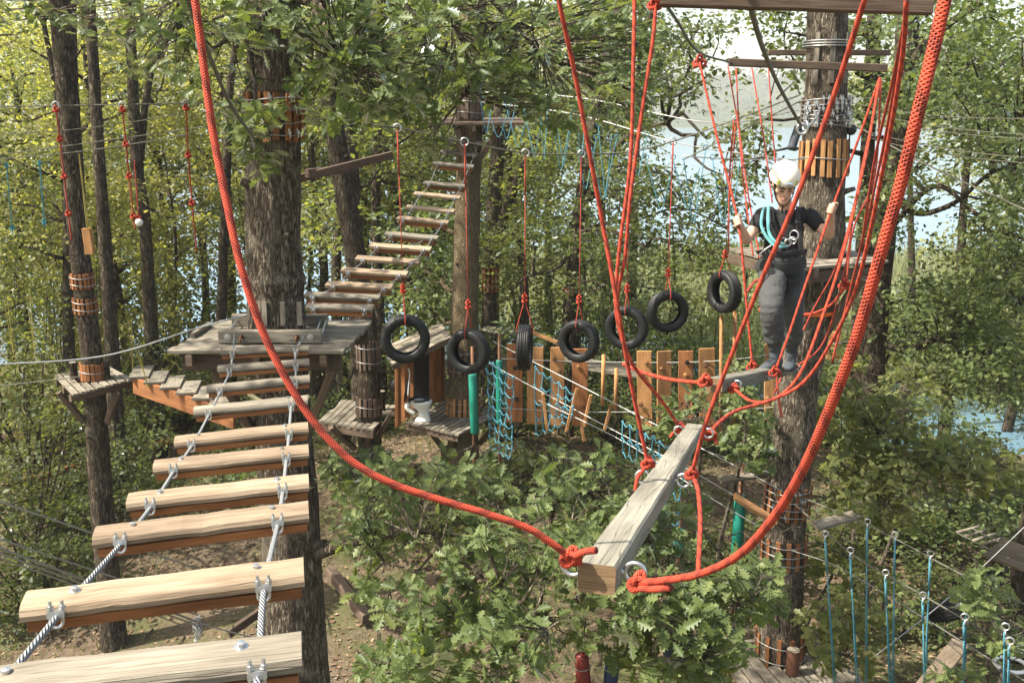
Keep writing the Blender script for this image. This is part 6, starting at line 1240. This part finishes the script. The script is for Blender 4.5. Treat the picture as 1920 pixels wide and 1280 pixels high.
def flat_text(s, size, loc, M3, material, parent, name='lettering'):
    cu = bpy.data.curves.new('t', 'FONT'); cu.body = s; cu.size = size; cu.extrude = .0006; cu.align_x = 'CENTER'; cu.space_character = 1.25
    o = bpy.data.objects.new('t', cu); COL.objects.link(o); bpy.context.view_layer.update(); me = bpy.data.meshes.new_from_object(o.evaluated_get(bpy.context.evaluated_depsgraph_get())); bpy.data.objects.remove(o)
    me.transform(Matrix.Translation(Vector(loc)-rootloc(parent)) @ M3.to_4x4()); me.materials.clear(); me.materials.append(material); me.name = name
    q = bpy.data.objects.new(name, me); COL.objects.link(q); q.parent = parent; return q
fr_ = hdm @ Matrix.Rotation(math.radians(82), 3, 'X')
flat_text('CAMP', .026, H(-.004, -.1305, .044), fr_, DARKINK, hm); MB().plank(H(-.028, -.129, .078), H(.020, -.129, .078), .003, .008, hdm @ Vector((0, -1, 0))).build('blue_mark', BLUEINK, hm)
MB().tube(cr([H(-.074, -.03, .03), H(-.068, -.06, -.07), H(-.03, -.09, -.135), H(0, -.085, -.155), H(.03, -.09, -.135), H(.070, -.06, -.07), H(.074, -.03, .03)], 5), .0042, 6).build('chin_strap', WEB, ps, smooth=True)
MB().tube(cr([H(.0, -.09, -.155), H(.0, -.10, -.185), H(.006, -.10, -.21)], 4), .0065, 6).build('strap_end', WEB, ps, smooth=True)
# t-shirt and trousers
sh = [chain([J['nk']-Vector((0, 0, .045)), J['ch'], J['wa'], J['pe']-Vector((0, 0, .015))], [.125, .152, .138, .172], 5, 20, [.72, .76, .80, .8])]
for s_, s0, e in ((-1, 'sl', 'el'), (1, 'sr', 'er')): sh.append(chain([J['nk']+Vector((s_*.07, 0, -.055)), J[s0], J[s0].lerp(J[e], .48)], [.062, .064, .060], 4, 14))
ts_ = fused('t_shirt', sh, SHIRT, ps, .009, 3)
for v in ts_.data.vertices:
    c = v.co; v.co = c+v.normal*(noise.noise(Vector((c.x*16, c.y*16, c.z*20+3)))*.009)
tr = [chain([J['wa']+Vector((0, 0, -.03)), J['pe'], J['pe']-Vector((0, 0, .06))], [.15, .165, .155], 4, 20, [.8, .82, .8])]
for s_, h_, k_, a_ in ((-1, 'pl', 'kl', 'al'), (1, 'pr', 'kr', 'ar')): tr.append(chain([J['pe']+Vector((s_*.055, 0, -.03)), J[h_], J[h_].lerp(J[k_], .5), J[k_], J[k_].lerp(J[a_], .5), J[k_].lerp(J[a_], .74), J[k_].lerp(J[a_], .80), J[k_].lerp(J[a_], .93)], [.10, .112, .102, .084, .083, .076, .056, .054], 4, 16))
to_ = fused('joggers', tr, TROUSER, ps, .009, 3)
rs_ = random.Random(3)
for v in to_.data.vertices:
    c = v.co; d = noise.noise(Vector((c.x*11, c.y*11, c.z*26)))*.009+noise.noise(Vector((c.x*30, c.y*30, c.z*60+9)))*.0035; v.co = c+v.normal*d
# shoes, standing on the beam
for a_, yaw, nm in (('al', -50, 'l'), ('ar', -22, 'r')):
    M_ = Matrix.Rotation(math.radians(yaw), 3, 'Z'); f = M_ @ Vector((0, -1, 0)); s_ = M_ @ Vector((1, 0, 0)); base = J[a_]+Vector((0, 0, -.088)); tgt = c0.lerp(c1, .62 if nm == 'l' else .78)
    base.z = tgt.z+.045; shm = MB(); loft(shm, [(base+f*x+Vector((0, 0, z)), s_*w, Vector((0, 0, h))) for x, z, w, h in ((-.075, .045, .022, .035), (-.06, .05, .035, .045), (-.02, .055, .038, .055), (.04, .045, .040, .044), (.10, .032, .044, .032), (.145, .026, .038, .024), (.17, .022, .02, .014))], 16)
    for q_ in range(4): MB().tube([base+f*(.02+q_*.022)+Vector((0, 0, .100-q_*.009))-s_*.022, base+f*(.03+q_*.022)+Vector((0, 0, .104-q_*.009)), base+f*(.02+q_*.022)+Vector((0, 0, .100-q_*.009))+s_*.022], .0035, 5).build('lace', WEB, ps)
    fused('shoe', [shm, chain([J[a_]+Vector((0, 0, .02)), base+Vector((0, 0, .06))], [.042, .045], 3, 12)], SHOE, ps, .006, 2)
    so_ = MB(); loft(so_, [(base+Vector((0, 0, .0))+f*.04, s_*.040, f*.125), (base+Vector((0, 0, .016))+f*.04, s_*.043, f*.13)], 20); so_.build('sole', SOLE, ps)
    chain([J[a_]+Vector((0, 0, .075)), J[a_]+Vector((0, 0, .0))], [.041, .042], 3, 12).build('sock', WEB, ps, smooth=True)
# harness: shoulder straps, belt, leg loops, buckles, lanyards
hn = None
def band(pts, w, t, material, name='harness_strap', k=6, nrm=(0, -1, 0)):
    P_ = cr(pts, k); mb = MB(); rings = []
    for i, p in enumerate(P_):
        tt = (P_[min(i+1, len(P_)-1)]-P_[max(i-1, 0)]).normalized(); n_ = Vector(nrm)-tt*Vector(nrm).dot(tt); n_.normalize(); s_ = tt.cross(n_); rings.append((p, s_*w/2, n_*t/2))
    loft(mb, rings, 8); return mb.build(name, material, ps)
Q = lambda x, y, d: W(x, y, d)
for xs_ in (((1446, 388), (1448, 415), (1452, 440), (1456, 465)), ((1497, 388), (1496, 415), (1500, 445), (1502, 470))):
    band([W(xs_[0][0], xs_[0][1], 7.74), W(*xs_[1], 7.645), W(*xs_[2], 7.63), W(*xs_[3], 7.64)], .040, .008, WEB)
band([W(1420, 474, 7.80), W(1436, 474, 7.66), W(1466, 478, 7.61), W(1496, 474, 7.66), W(1512, 472, 7.82)], .05, .012, WEB, 'harness_belt')
band([W(1421, 492, 7.82), W(1436, 500, 7.66), W(1466, 505, 7.62), W(1494, 500, 7.68), W(1510, 490, 7.84)], .11, .02, WEB, 'tied_jacket')
band([W(1423, 508, 7.78), W(1437, 524, 7.62), W(1455, 528, 7.60), W(1466, 516, 7.66)], .045, .012, WEB, 'leg_loop'); band([W(1466, 516, 7.68), W(1482, 530, 7.66), W(1498, 524, 7.70), W(1509, 510, 7.82)], .045, .012, WEB, 'leg_loop')
band([W(1424, 440, 7.72), W(1440, 447, 7.635), W(1468, 450, 7.615), W(1494, 447, 7.64), W(1506, 440, 7.74)], .032, .008, WEB, 'chest_strap')
band([W(1434, 372+16, 7.70), W(1429, 402, 7.60), W(1428, 425, 7.58), W(1440, 448, 7.57), W(1456, 462, 7.56), W(1478, 461, 7.56)], .022, .006, TEALWEB, 'lanyard'); band([W(1441, 386, 7.70), W(1440, 412, 7.58), W(1442, 436, 7.57), W(1452, 452, 7.56), W(1470, 458, 7.56)], .024, .006, TEALWEB, 'lanyard')
mb = MB()
for x, y in ((1468, 452), (1477, 455), (1486, 451)): mb.torus(W(x, y, 7.55), .026, .0055, (.3*(x-1477)/9, 1, .2), 16, 6)
mb.build('carabiner', ZINC, ps, smooth=True)
mb = MB(); mb.torus(W(1489, 441, 7.56), .035, .005, (.8, 1, 0), 16, 6); mb.build('carabiner', ZINC, ps, smooth=True)
for x, y in ((1450, 418), (1497, 420)): MB().plank(W(x-5, y, 7.615), W(x+5, y, 7.615), .012, .03, (0, 0, 1)).build('buckle', BLACKP, ps)
band([W(1423, 478, 7.60), W(1434, 468, 7.57), W(1446, 460, 7.57)], .010, .004, WHITEC, 'reflective_edge')
